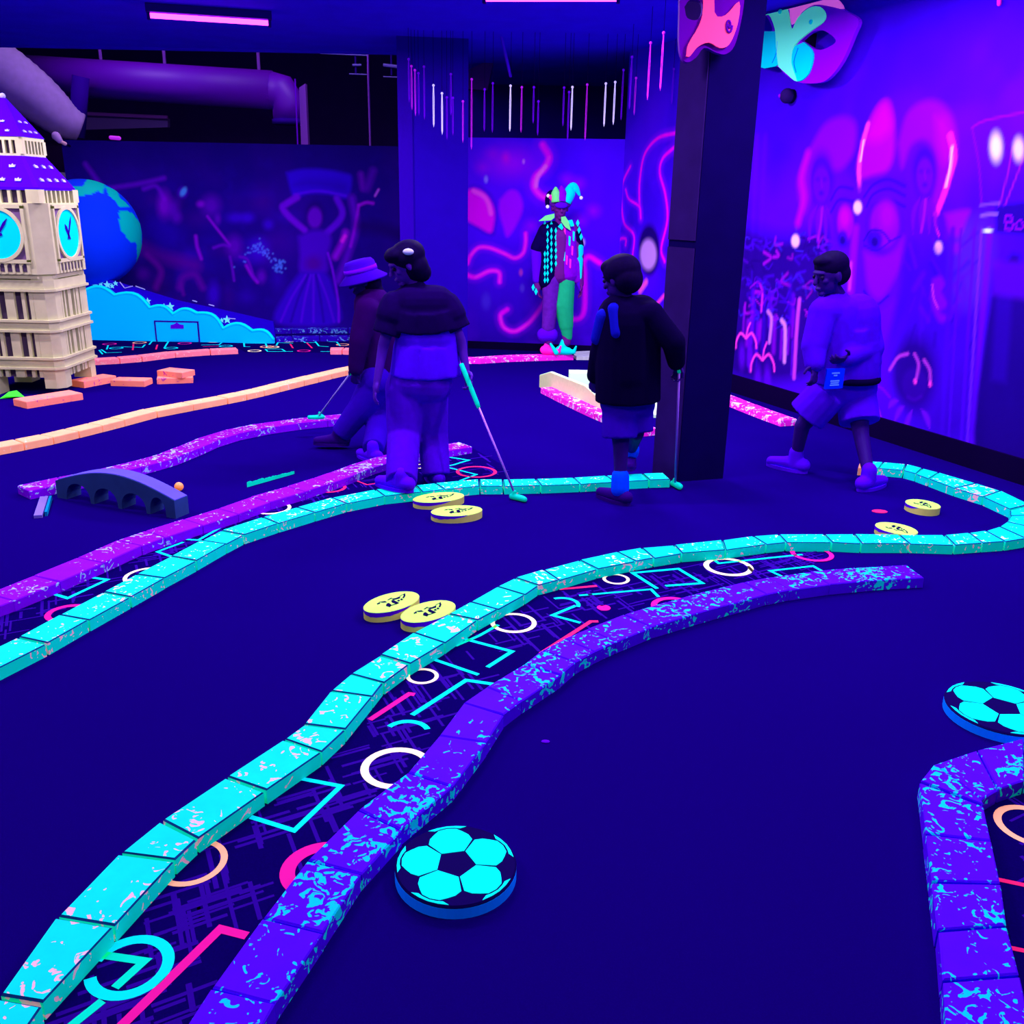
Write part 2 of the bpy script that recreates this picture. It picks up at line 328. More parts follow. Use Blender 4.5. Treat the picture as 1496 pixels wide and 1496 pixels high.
# ---- mural painter: works in wall coordinates (metres along the wall, metres up)
class Wall:
    def __init__(s, name, p0, d, n, L, Hh, step, base):
        s.p0, s.d, s.n, s.name, s.L, s.Hh = np.array(p0, float), d, n, name, L, Hh
        s.nu = int(L / step) + 1; s.nv = int(Hh / step) + 1
        u = np.linspace(0, L, s.nu); v = np.linspace(0, Hh, s.nv); s.U, s.Vv = np.meshgrid(u, v)
        s.C = np.ones((s.nv, s.nu, 3)) * np.array(base)
        s.k1 = s.fbm(0.5, 1); s.k2 = s.fbm(0.12, 2)
    def fbm(s, size, seed):
        r = np.random.default_rng(seed); out = np.zeros_like(s.U); amp = 1
        for o in range(3):
            g = r.random((int(s.Hh / size) + 3, int(s.L / size) + 3)); x = s.U / size; y = s.Vv / size
            i = np.minimum(x.astype(int), g.shape[1] - 2); j = np.minimum(y.astype(int), g.shape[0] - 2); fx = x - i; fy = y - j
            fx = fx * fx * (3 - 2 * fx); fy = fy * fy * (3 - 2 * fy)
            out += amp * (g[j, i] * (1 - fx) * (1 - fy) + g[j, i + 1] * fx * (1 - fy) + g[j + 1, i] * (1 - fx) * fy + g[j + 1, i + 1] * fx * fy)
            amp *= .5; size *= .5
        return out / 1.75
    def w(s, px, py):
        p = onplane(px, py, s.p0, s.n); return np.array([(p - s.p0) @ s.d, p[2]])
    def sc(s, px, py):
        p = onplane(px, py, s.p0, s.n); return ((p - O) @ FW) / F
    def mix(s, a, col): s.C = s.C * (1 - a[..., None]) + np.array(col) * a[..., None]
    def ell(s, c, ex, ey, col, alpha=1.0, soft=0.25):
        """centre, end of one axis, end of the other axis, given as photo pixels and carried onto the wall"""
        o = s.w(*c); a = s.w(c[0] + ex[0], c[1] + ex[1]) - o; b = s.w(c[0] + ey[0], c[1] + ey[1]) - o
        Mx = np.linalg.inv(np.array([a, b]).T); du, dv = s.U - o[0], s.Vv - o[1]
        r = np.hypot(Mx[0, 0] * du + Mx[0, 1] * dv, Mx[1, 0] * du + Mx[1, 1] * dv)
        s.mix(np.clip((1 + soft - r) / (2 * soft + 1e-6), 0, 1) ** 1.5 * alpha, col)
    def stroke(s, pts, wpx, col, alpha=1.0, soft=0.6, curve=True, taper=False):
        P = [s.w(*p) for p in pts]; k = s.sc(*pts[len(pts) // 2]); P = catmull(P, 8) if curve and len(P) > 2 else P
        wd = wpx * k / 2; D = np.full(s.U.shape, 1e9)
        lo = np.min(P, 0) - wd * 3; hi = np.max(P, 0) + wd * 3
        i0, i1 = np.searchsorted(s.U[0], [lo[0], hi[0]]); j0, j1 = np.searchsorted(s.Vv[:, 0], [lo[1], hi[1]])
        if i1 <= i0 or j1 <= j0: return
        u = s.U[j0:j1, i0:i1]; v = s.Vv[j0:j1, i0:i1]; d = np.full(u.shape, 1e9); n = len(P) - 1
        for q, (a, b) in enumerate(zip(P, P[1:])):
            ab = b - a; t = np.clip(((u - a[0]) * ab[0] + (v - a[1]) * ab[1]) / (ab @ ab + 1e-9), 0, 1)
            dd = np.hypot(u - a[0] - t * ab[0], v - a[1] - t * ab[1])
            if taper: dd = dd / max(0.25, math.sin(math.pi * min(.93, max(.07, (q + .5) / n))))
            d = np.minimum(d, dd)
        a = np.zeros(s.U.shape); a[j0:j1, i0:i1] = np.clip((wd * (1 + soft) - d) / (2 * wd * soft + 1e-6), 0, 1) * alpha
        s.mix(a, col)
    def poly(s, pts, col, alpha=1.0, softpx=4, grad=None):
        P = np.array([s.w(*p) for p in pts]); sd = softpx * s.sc(*pts[0]); ins = np.zeros(s.U.shape, bool); d = np.full(s.U.shape, 1e9)
        for a, b in zip(P, np.roll(P, -1, 0)):
            c = ((a[1] > s.Vv) != (b[1] > s.Vv)); x = (b[0] - a[0]) * (s.Vv - a[1]) / (b[1] - a[1] + 1e-12) + a[0]; ins ^= c & (s.U < x)
            ab = b - a; t = np.clip(((s.U - a[0]) * ab[0] + (s.Vv - a[1]) * ab[1]) / (ab @ ab + 1e-9), 0, 1)
            d = np.minimum(d, np.hypot(s.U - a[0] - t * ab[0], s.Vv - a[1] - t * ab[1]))
        sg = np.where(ins, d, -d); s.mix(np.clip(0.5 + sg / (2 * sd), 0, 1) * alpha, col)
    def blob(s, pts, *a, **k): s.poly([tuple(q) for q in catmull([np.array(p, float) for p in pts] + [np.array(pts[0], float)], 5)[:-1]], *a, **k)
    def build(s, th=0.08):
        V = (s.p0[None, None] + s.U[..., None] * s.d + s.Vv[..., None] * np.array([0, 0, 1.])).reshape(-1, 3)
        nu, nv = s.nu, s.nv; idx = np.arange(nu * nv).reshape(nv, nu)
        q = np.stack([idx[:-1, :-1], idx[:-1, 1:], idx[1:, 1:], idx[1:, :-1]], -1).reshape(-1, 4)
        # thickness: a back sheet with four corners and rim faces
        B = len(V); back = np.array([s.p0 - s.n * th, s.p0 + s.d * s.L - s.n * th, s.p0 + s.d * s.L + np.array([0, 0, s.Hh]) - s.n * th, s.p0 + np.array([0, 0, s.Hh]) - s.n * th])
        faces = q.tolist() + [[B + 3, B + 2, B + 1, B], list(idx[-1, :]) + [B + 2, B + 3], list(idx[0, ::-1]) + [B, B + 1], list(idx[::-1, 0]) + [B + 3, B], list(idx[:, -1]) + [B + 1, B + 2]]
        me = bpy.data.meshes.new(s.name); me.from_pydata(np.vstack([V, back]).tolist(), [], faces)
        at_ = me.color_attributes.new('art', 'FLOAT_COLOR', 'POINT'); c = np.ones((B + 4, 4)); c[:B, :3] = s.C.reshape(-1, 3); c[B:, :3] = (0.004, 0, 0.03)
        at_.data.foreach_set('color', c.ravel().astype(np.float32)); me.materials.append(attr_mat(s.name + '_art'))
        return setp(link(s.name, me), kind='structure')

# ---- right wall mural: a giant jester with carnival figures
W = Wall('wall_right', RW0, RWD, RWN, 7.0, CEIL, 0.0125, S(62, 0, 226))
f1 = np.clip(W.k1 * 1.1 - .1, 0, 1); W.mix(np.clip(W.k1 - .35, 0, 1) * .9, S(96, 0, 250)); W.mix(np.clip(.55 - W.k1, 0, 1) * 1.0, S(30, 0, 165))
DV, VI, VM, MG, PK, CR = S(22, 0, 120), S(80, 0, 245), S(112, 0, 248), S(172, 0, 250), S(235, 55, 205), S(245, 180, 220)
W.ell((1120, 150), (90, 0), (0, 120), S(40, 0, 190), .6, .6)
for x, a in ((1072, .5), (1088, .7), (1100, .6), (1112, .5)): W.stroke([(x + 6, 200), (x, 330), (x - 6, 440)], 9, S(80, 0, 245), a, .9)
# crowd, dark lower left
W.blob([(1085, 330), (1150, 345), (1215, 330), (1225, 420), (1210, 520), (1160, 560), (1062, 545), (1068, 430)], S(26, 0, 105), .9, 16)
r = np.random.default_rng(3)
for i in range(120):
    x = r.uniform(1072, 1215); y = r.uniform(340, 470); a = r.uniform(0, 6.28); l = r.uniform(5, 15)
    W.stroke([(x, y), (x + l * math.cos(a), y + l * math.sin(a)), (x + l * math.cos(a + .9) * 1.3, y + l * math.sin(a + .9) * 1.3)], r.uniform(2.0, 4.2),
             [S(110, 0, 245), S(70, 0, 230), S(185, 10, 230), S(20, 0, 90), S(60, 30, 240)][r.integers(5)], r.uniform(.25, .6), 1.0)
for i in range(26):
    x = r.uniform(1064, 1160); y = r.uniform(455, 560); W.stroke([(x, y - r.uniform(20, 60)), (x - 2, y)], r.uniform(3, 8), [S(100, 0, 235), S(140, 0, 225), S(50, 0, 190)][r.integers(3)], .55, .9)
for p, wd, c in (([(1168, 438), (1164, 480), (1160, 552)], 7, S(190, 60, 225)), ([(1142, 468), (1147, 480), (1146, 528)], 7, S(205, 130, 235)), ([(1122, 455), (1127, 466), (1124, 500)], 6, S(190, 110, 235)),
                 ([(1114, 430), (1112, 455)], 4, S(200, 30, 230)), ([(1072, 450), (1069, 480)], 4, S(220, 40, 225))):
    W.stroke(p, wd, c, .9, .5)
for x, y, k in ((1090, 494, 1.0), (1114, 526, 1.15)):
    for sx in (-1, 1):
        W.stroke([(x, y), (x + sx * 8 * k, y - 7 * k), (x + sx * 14 * k, y + 4 * k), (x + sx * 15 * k, y + 14 * k)], 4, PK, .95, .5)
        W.ell((x + sx * 6 * k, y + 26 * k), (5 * k, 0), (0, 20 * k), S(95, 0, 225), .6, .5)
    W.stroke([(x, y), (x + 2, y - 12 * k), (x + 6, y - 22 * k)], 3.5, PK, .9, .5)
# hat lobes
W.blob([(1166, 290), (1165, 258), (1184, 215), (1205, 181), (1231, 170), (1250, 181), (1248, 220), (1231, 246), (1210, 250), (1192, 252), (1186, 285), (1176, 312)], VM, .95, 6)
W.stroke([(1180, 225), (1171, 260), (1174, 290), (1166, 325)], 12, MG, .7, .9)
W.blob([(1252, 245), (1262, 198), (1280, 158), (1296, 148), (1306, 177), (1306, 224), (1296, 250), (1274, 258), (1257, 262)], S(142, 0, 250), .95, 6)
W.blob([(1262, 205), (1282, 160), (1297, 152), (1302, 185), (1285, 205)], MG, .8, 10)
W.stroke([(1268, 182), (1259, 215), (1255, 245), (1256, 278)], 7, PK, .95, .6)
W.stroke([(1262, 205), (1257, 235)], 3, CR, .8, .6)
W.blob([(1312, 210), (1325, 166), (1351, 147), (1377, 152), (1394, 177), (1398, 220), (1389, 258), (1377, 288), (1366, 312), (1361, 295), (1366, 255), (1362, 222), (1347, 205), (1330, 214), (1318, 246)], VM, .95, 6)
W.blob([(1366, 170), (1384, 175), (1394, 215), (1380, 240), (1370, 215)], S(138, 0, 250), .9, 9)
W.stroke([(1388, 198), (1394, 228), (1387, 258), (1379, 284), (1368, 312)], 9, S(235, 30, 225), .95, .6); W.stroke([(1391, 215), (1388, 245), (1382, 272)], 4, CR, .75, .7)
W.stroke([(1368, 312), (1366, 325), (1372, 345)], 3, S(190, 20, 235), .8)
# small heads inside the lobes
for cx, cy in ((1200, 262), (1351, 250)):
    W.ell((cx, cy), (19, 0), (0, 42), S(40, 0, 165), .85, .3); W.ell((cx, cy + 8), (13, 0), (0, 28), S(82, 0, 228), .9, .18)
    W.ell((cx - 5, cy), (4, 0), (0, 4), S(40, 0, 170), .5, .7); W.ell((cx + 5, cy), (4, 0), (0, 4), S(40, 0, 170), .5, .7); W.ell((cx, cy + 20), (4, 0), (0, 4), DV, .6, .6); W.stroke([(cx, cy), (cx + 1, cy + 12)], 3, S(100, 0, 245), .6)
    for dx in (-16, -5, 6, 15): W.stroke([(cx + dx * .4, cy + 38), (cx + dx, cy + 60), (cx + dx * 1.1, cy + 92)], 9, S(92, 0, 235), .75, .5, taper=True)
    W.stroke([(cx + 1, cy + 42), (cx - 1, cy + 66), (cx - 5, cy + 88)], 5, S(150, 10, 235), .6)
# face
W.blob([(1212, 290), (1250, 270), (1305, 258), (1322, 300), (1324, 360), (1308, 410), (1284, 442), (1264, 424), (1250, 445), (1226, 440), (1214, 380)], S(70, 0, 226), .9, 8)
W.blob([(1262, 368), (1290, 372), (1318, 345), (1320, 375), (1302, 418), (1284, 438), (1268, 420)], VM, .95, 6)
W.blob([(1300, 258), (1322, 262), (1322, 278), (1262, 268)], S(60, 0, 205), .8, 5)
for y, dx in ((262, 0), (276, 4), (292, 9)): W.stroke([(1262 + dx, y + 26), (1276, y + 8), (1298, y), (1322, y + 10)], 4.5, S(32, 0, 150), .8, .7)
for y in (262, 280): W.stroke([(1214, y + 30), (1226, y + 12), (1246, y + 14)], 4.5, S(32, 0, 150), .75, .7)
W.ell((1236, 328), (16, 0), (0, 32), S(45, 0, 175), .9, .2); W.ell((1235, 325), (13, 0), (0, 27), S(125, 0, 248), .95, .2); W.ell((1234, 318), (8, 0), (0, 16), MG, .7, .5)
W.ell((1292, 330), (28, 0), (0, 42), S(45, 0, 175), .85, .2); W.ell((1292, 328), (23, 0), (0, 36), VM, .95, .2); W.ell((1296, 316), (12, 0), (0, 22), S(140, 0, 250), .7, .5)
W.ell((1231, 349), (8, 0), (0, 13), S(38, 0, 170), .9, .3); W.ell((1231, 351), (4, 0), (0, 6), DV, .9, .3)
W.ell((1278, 350), (12, 0), (0, 15), S(38, 0, 170), .9, .3); W.ell((1278, 353), (5, 0), (0, 7), DV, .9, .3); W.stroke([(1262, 352), (1272, 337), (1288, 338), (1300, 352)], 3.5, DV, .8)
W.stroke([(1262, 358), (1280, 366), (1302, 352), (1316, 345)], 3, S(35, 0, 160), .8)
W.stroke([(1250, 335), (1247, 370), (1243, 425)], 14, S(120, 0, 245), .95, .6); W.stroke([(1243, 385), (1241, 422)], 6, S(185, 40, 225), .8, .7)
W.stroke([(1262, 425), (1278, 446), (1298, 432)], 4, S(30, 0, 140), .85)
W.blob([(1268, 455), (1310, 440), (1320, 360), (1340, 360), (1330, 440), (1290, 520), (1270, 560)], S(40, 0, 170), .7, 8)
W.blob([(1285, 450), (1308, 440), (1296, 500), (1276, 540), (1262, 500)], S(88, 0, 245), .8, 8)
for c in ((1253, 303), (1162, 352), (1371, 362)): W.ell(c, (6, 0), (0, 9.5), CR, 1, .3)
# carnival figures on the right part
W.blob([(1328, 380), (1400, 350), (1440, 360), (1430, 560), (1400, 640), (1330, 610), (1310, 520)], S(46, 0, 175), .75, 18)
W.blob([(1395, 320), (1445, 330), (1440, 430), (1395, 440)], S(78, 30, 205), .55, 16)
for i in range(40):
    x = r.uniform(1325, 1425); y = r.uniform(330, 520); a = r.uniform(-2.2, -.6); l = r.uniform(14, 34)
    W.stroke([(x, y), (x + l * math.cos(a), y + l * math.sin(a))], r.uniform(3, 9), [S(85, 0, 235), S(30, 0, 150), S(70, 0, 215)][r.integers(3)], .45, .9)
W.blob([(1380, 312), (1415, 306), (1412, 322), (1402, 345), (1388, 340)], S(125, 0, 240), .8, 5); W.ell((1397, 362), (7, 0), (0, 10), S(120, 0, 225), .6, .5)
W.blob([(1362, 408), (1374, 403), (1380, 415), (1376, 428), (1386, 445), (1374, 456), (1388, 464), (1372, 470), (1360, 440)], S(108, 0, 235), .8, 4)
W.stroke([(1362, 415), (1364, 435), (1370, 450)], 3, S(180, 40, 235), .8)
W.ell((1334, 545), (36, 0), (0, 56), S(26, 0, 115), .85, .3); W.ell((1336, 562), (20, 0), (0, 26), S(44, 0, 150), .9, .2)
for p in ([(1300, 540), (1312, 522), (1326, 517)], [(1336, 517), (1342, 532), (1339, 552)], [(1350, 526), (1358, 540), (1359, 558)]): W.stroke(p, 5, S(170, 50, 200), .9, .6)
W.ell((1337, 557), (2.6, 0), (0, 5), PK, .95, .3); W.ell((1359, 561), (2.6, 0), (0, 5), PK, .95, .3); W.stroke([(1326, 580), (1336, 584), (1346, 579)], 5, S(70, 0, 185), .4, .9)
for p in ([(1298, 596), (1304, 588), (1312, 585)], [(1306, 617), (1314, 600), (1320, 594)], [(1318, 640), (1326, 615), (1332, 600)], [(1346, 598), (1354, 610), (1358, 626)]): W.stroke(p, 9, S(110, 10, 225), .85, .6, taper=True)
W.stroke([(1270, 580), (1282, 600), (1290, 632)], 6, S(190, 20, 220), .85, .6)
W.stroke([(1264, 572), (1284, 565), (1300, 580)], 4, S(120, 0, 205), .7)
for x0, x1, wd, c in ((1446, 1418, 10, S(92, 0, 255)), (1424, 1402, 5, S(72, 0, 225)), (1404, 1384, 4, S(70, 0, 220)), (1434, 1411, 4, S(105, 30, 245)), (1392, 1374, 8, S(60, 0, 205))):
    W.stroke([(x0, 335), (x1, 674)], wd, c, .8, .6, curve=False)
W.blob([(1452, 395), (1496, 392), (1520, 700), (1424, 672)], S(20, 0, 108), .95, 6); W.poly([(1455, 430), (1480, 420), (1470, 560), (1448, 555)], S(40, 0, 165), .5, 6)
W.poly([(1450, 380), (1520, 385), (1520, 440), (1450, 430)], S(78, 0, 200), .7, 6)
W.poly([(1455, 300), (1530, 290), (1530, 345), (1455, 340)], S(24, 0, 120), .9, 4)
W.stroke([(1420, 186), (1440, 176), (1496, 164), (1560, 150)], 3.5, S(120, 0, 245), .8); W.stroke([(1420, 186), (1430, 240), (1434, 296)], 3.5, S(105, 0, 245), .7); W.stroke([(1480, 215), (1470, 262), (1460, 300)], 3, S(130, 10, 250), .8); W.stroke([(1497, 226), (1480, 270), (1468, 300)], 3, S(130, 10, 250), .8)
W.ell((1455, 215), (9, -4), (2, 21), S(205, 195, 255), .95, .45); W.ell((1488, 218), (8, -4), (2, 17), S(205, 185, 255), .9, .45)
W.stroke([(1432, 300), (1446, 298), (1460, 297)], 4, S(110, 60, 240), .7); W.stroke([(1434, 315), (1446, 313), (1456, 313)], 5, S(120, 80, 245), .8); W.ell((1443, 337), (7, 0), (0, 3.5), S(185, 215, 255), .95, .4)
LT = S(112, 0, 235)   # lettering on the booth: Bo
W.stroke([(1469, 314), (1469, 335)], 3.2, LT, 1, .3, curve=False); W.stroke([(1469, 314), (1477, 315), (1477, 323), (1470, 324)], 3.2, LT, 1, .3); W.stroke([(1470, 324), (1479, 326), (1478, 335), (1469, 335)], 3.2, LT, 1, .3)
W.stroke([(1489, 322), (1484, 327), (1485, 334), (1490, 335), (1495, 331), (1493, 324), (1489, 322)], 3.2, LT, 1, .3)
# ribbons on the part of this wall behind the pillar
for p, wd in (([(988, 194), (961, 202), (942, 225), (935, 260), (934, 290), (936, 319)], 4.5), ([(984, 216), (968, 232), (964, 253), (972, 284), (975, 321), (966, 363), (971, 382)], 5), ([(921, 243), (910, 267), (908, 295), (912, 326), (926, 344), (924, 375)], 4),
              ([(914, 277), (919, 291), (934, 302), (936, 318)], 3.5), ([(914, 358), (914, 349), (905, 351), (903, 372)], 4)):
    W.stroke(p, wd * 2.6, S(150, 0, 255), .6, .9); W.stroke(p, wd, S(255, 0, 235), .95, .5)
W.ell((948, 366), (16, 0), (0, 38), S(22, 0, 95), .95, .15); W.ell((947, 372), (12.5, 0), (0, 23), S(200, 150, 235), .95, .2)
W.stroke([(944, 412), (935, 425)], 9, S(255, 90, 200), .9); W.stroke([(970, 432), (958, 446)], 6, S(255, 60, 200), .9)
W.build()
# ---- wall behind the mannequin: balloons and ribbons
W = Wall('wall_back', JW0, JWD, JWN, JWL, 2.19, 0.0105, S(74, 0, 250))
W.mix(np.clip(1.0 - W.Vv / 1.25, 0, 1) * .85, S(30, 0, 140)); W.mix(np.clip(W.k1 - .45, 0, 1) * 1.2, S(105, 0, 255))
W.ell((746, 238), (36, 0), (0, 22), S(175, 0, 255), .85, .8); W.ell((739, 230), (6, 0), (0, 8), S(235, 0, 235), .6, .8)
for c in ((705, 245), (776, 330), (845, 268), (828, 262), (848, 322), (867, 308), (720, 225)): W.ell(c, (10, 0), (0, 9), S(165, 0, 250), .6, .8)
W.blob([(655, 300), (672, 280), (695, 273), (714, 284), (724, 306), (722, 332), (718, 342), (700, 333), (676, 318)], S(30, 0, 160), .6, 6)
W.blob([(660, 300), (675, 283), (693, 275), (711, 285), (722, 306), (721, 330), (716, 340), (700, 332), (676, 318)], S(232, 0, 240), 1, 3)
W.stroke([(692, 279), (706, 286), (713, 296), (717, 312)], 6, S(255, 80, 235), .8, .7)
W.blob([(730, 292), (744, 278), (757, 281), (764, 300), (759, 320), (742, 346), (735, 330), (729, 308)], S(165, 0, 255), 1, 3)
RB = ([(793, 212), (802, 230), (795, 246), (783, 258), (780, 272), (788, 284), (799, 290)], [(683, 385), (688, 373), (699, 362), (715, 362), (736, 370), (752, 377), (764, 370), (768, 354), (768, 341)], [(675, 398), (694, 405), (715, 396), (729, 398), (730, 412)],
      [(741, 452), (731, 461), (736, 478), (752, 484), (771, 473), (785, 457), (797, 438)], [(833, 467), (848, 464), (854, 447), (854, 400), (853, 384), (860, 375), (876, 384)])
for i, p in enumerate(RB):
    k = (1.7, 1, 1.1, 1.1, 1.2)[i]; W.stroke(p, 11 * k, S(150, 0, 255), .55, .9); W.stroke(p, 5.5 * k, S(250, 0, 250), .95, .6)
    if i != 4: W.stroke(p[1:], 2.5 * k, S(255, 50, 240), .6, .7)
W.stroke([(797, 243), (786, 258), (783, 272)], 5, S(255, 110, 240), .9, .7)
for c, ex, col in ((( 710, 262), 3, S(150, 130, 255)), ((765, 236), 2, S(220, 120, 255)), ((761, 398), 3, S(190, 60, 190)), ((763, 421), 3.5, S(90, 60, 220)), ((710, 440), 7, S(70, 40, 215)), ((852, 354), 3, S(200, 160, 230))): W.ell(c, (ex, 0), (0, ex * 1.8), col, .85, .5)
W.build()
# ---- left mural: street musicians and a dancer with a basket
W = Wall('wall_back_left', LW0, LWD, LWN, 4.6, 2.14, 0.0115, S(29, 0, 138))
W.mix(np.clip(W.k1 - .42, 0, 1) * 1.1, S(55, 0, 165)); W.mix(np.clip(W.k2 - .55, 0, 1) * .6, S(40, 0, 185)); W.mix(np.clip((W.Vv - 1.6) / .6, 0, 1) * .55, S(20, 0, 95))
P1, P2, P3, P4 = S(62, 0, 228), S(104, 0, 205), S(150, 0, 230), S(36, 0, 175)
r = np.random.default_rng(5)
for i in range(60):
    x = r.uniform(110, 420); y = r.uniform(280, 470); W.ell((x, y), (r.uniform(6, 22), 0), (0, r.uniform(6, 22)), [P4, S(70, 0, 150), S(20, 0, 90), P1][r.integers(4)], r.uniform(.15, .45), .8)
for p, wd, c in (([(125, 240), (150, 275), (165, 300)], 7, P2), ([(160, 275), (205, 268), (240, 260)], 6, P2), ([(200, 358), (240, 375), (285, 388)], 18, S(88, 0, 160)), ([(215, 372), (235, 395), (228, 420)], 8, S(110, 0, 175)), ([(262, 420), (268, 405), (285, 402), (296, 420)], 9, S(95, 0, 170)),
                 ([(268, 430), (264, 415)], 5, S(95, 0, 170)), ([(303, 316), (320, 338), (336, 358)], 3.5, P3), ([(286, 345), (288, 360), (294, 378)], 4.5, P3), ([(312, 362), (325, 358), (335, 360)], 4, P2), ([(336, 375), (340, 395), (342, 410)], 3.5, P2), ([(360, 388), (368, 402), (376, 412)], 4.5, P3),
                 ([(350, 375), (362, 380), (372, 408)], 3.5, P2), ([(210, 276), (228, 272), (240, 290)], 6, P2)): W.stroke(p, wd, c, .8, .8)
for c, a, b, col in (((240, 300), 10, 20, P3), ((252, 305), 10, 14, P2), ((258, 318), 8, 9, P2), ((308, 300), 14, 15, P2), ((293, 298), 6, 5, P3), ((318, 320), 5, 8, P2), ((225, 335), 25, 20, P4), ((245, 345), 25, 24, P4), ((209, 400), 9, 9, S(90, 0, 180)), ((345, 318), 14, 8, P1), ((362, 318), 10, 8, P1),
                     ((342, 360), 12, 16, P2), ((378, 365), 14, 16, P1), ((382, 404), 7, 10, P2), ((392, 328), 8, 8, P1), ((312, 430), 9, 18, P1)): W.ell(c, (a, 0), (0, b), col, .65, .6)
W.ell((267, 281), (5, -7), (6, 5), S(70, 0, 200), .9, .4); W.ell((268, 280), (4, -6), (3, 3), S(70, 160, 240), .95, .4)
for i in range(60):
    x = r.normal(376, 14); y = 358 + abs(x - 372) * .9 + r.normal(0, 5); W.ell((x + 4, y), (1.6, 0), (0, 1.6), S(80, 110, 255), .7, .5)
for i in range(30): W.ell((r.normal(407, 5), r.normal(388, 5)), (1.8, 0), (0, 1.8), S(70, 120, 245), .7, .5)
# dancer
W.blob([(418, 252), (440, 247), (470, 247), (500, 252), (514, 259), (507, 289), (480, 284), (450, 283), (429, 288)], S(48, 0, 215), 1, 3); W.blob([(430, 270), (450, 262), (490, 264), (506, 270), (504, 282), (470, 274)], S(38, 0, 175), .6, 6); W.stroke([(430, 284), (466, 279), (505, 286)], 4, S(80, 0, 240), .8)
W.stroke([(434, 288), (418, 298), (413, 304), (424, 318), (445, 336)], 9, S(110, 0, 225), .95, .5); W.stroke([(492, 290), (500, 308), (496, 322), (478, 340)], 9, S(95, 0, 225), .95, .5)
W.ell((460, 312), (15, 0), (0, 20), S(30, 0, 120), .8, .3); W.ell((460, 318), (11, 0), (0, 16), S(100, 0, 205), .95, .25)
W.blob([(436, 346), (455, 337), (476, 338), (484, 350), (478, 375), (476, 398), (440, 398), (438, 372)], S(72, 0, 205), .95, 4); W.ell((458, 385), (14, 0), (0, 12), S(80, 0, 130), .6, .6)
W.blob([(438, 398), (474, 398), (488, 425), (494, 472), (404, 472), (416, 430)], S(52, 0, 205), .95, 4)
for dx in (-26, -16, -6, 6, 16, 26): W.stroke([(456 + dx * .35, 402), (452 + dx, 435), (449 + dx * 1.5, 470)], 3.5, S(92, 0, 235) if dx % 4 else S(28, 0, 150), .6, .7)
W.stroke([(479, 370), (486, 395), (494, 440), (495, 470)], 3.5, S(120, 0, 240), .8)
for p, wd, c in (([(514, 290), (520, 330), (508, 372), (494, 410)], 10, S(95, 0, 210)), ([(505, 340), (500, 356), (490, 375)], 9, S(150, 0, 235)), ([(504, 345), (500, 352)], 5, S(235, 30, 245)), ([(524, 300), (535, 296), (545, 297)], 4, S(160, 0, 230)), ([(524, 300), (519, 330), (512, 360)], 4, S(150, 0, 230)), ([(527, 255), (530, 275)], 8, S(100, 0, 190)), ([(545, 250), (536, 275)], 10, S(80, 0, 180)), ([(553, 277), (548, 286)], 3, S(190, 80, 245)), ([(530, 330), (560, 335), (590, 345)], 18, S(28, 0, 110))): W.stroke(p, wd, c, .85, .8)
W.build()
# baseboard along the right wall
hb = 0.155; a = RW0 + RWN * 0.012; 
setp(MB().box(RW0 + RWD * 3.5 + RWN * 0.012 + np.array([0, 0, hb / 2]), RWD * 3.5, RWN * 0.012, (0, 0, hb / 2)).build('baseboard_right', M['baseboard']), kind='structure')
setp(MB().box(JW0 + JWD * JWL / 2 + JWN * 0.01 + np.array([0, 0, .04]), JWD * (JWL / 2 - .02), JWN * 0.01, (0, 0, .04)).build('baseboard_back', M['baseboard']), kind='structure')

# ---- column and pillar
c0, c1 = gp(590, 527), gp(683, 527); d = nrm(c1 - c0); nn = np.array([-d[1], d[0], 0])
colm = empty('column', tuple((c0 + c1) / 2 + nn * .3), 'wide square dark blue column between the dancer mural and the balloon wall', 'column')
MB().prism([c0, c1, c1 + nn * .55, c0 + nn * .55], (0, 0, CEIL)).build('shaft', M['column'], colm)
MB().prism([c0 - d * .015 - nn * .012, c0 + d * .12 - nn * .012, c0 + d * .12 - nn * .001, c0 - d * .015 + nn * .001], (0, 0, CEIL)).build('corner_strip', mat('column_strip', (0.02, 0, 0.30)), colm)
A_, B_, C_ = gp(954, 691), gp(990, 704), gp(1056, 699); D_ = A_ + (C_ - B_)
pil = empty('pillar', tuple((A_ + C_) / 2), 'black square pillar in the middle of the floor carrying a pink mask', 'pillar')
MB().prism([A_, B_, C_, D_], (0, 0, CEIL)).build('shaft', M['pillar_dark'], pil)
dn = nrm(B_ - A_); pn = np.array([dn[1], -dn[0], 0]); pn = pn if pn @ (O - A_) > 0 else -pn
MB().box((A_ + B_) / 2 + pn * .006 + np.array([0, 0, .68]), (B_ - A_) / 2 * .97, pn * .004, (0, 0, .68)).build('side_panel', M['pillar_side'], pil)
MB().box((A_ + B_) / 2 + pn * .006 + np.array([0, 0, 2.2]), (B_ - A_) / 2 * .97, pn * .004, (0, 0, .80)).build('side_panel', M['pillar_side'], pil)

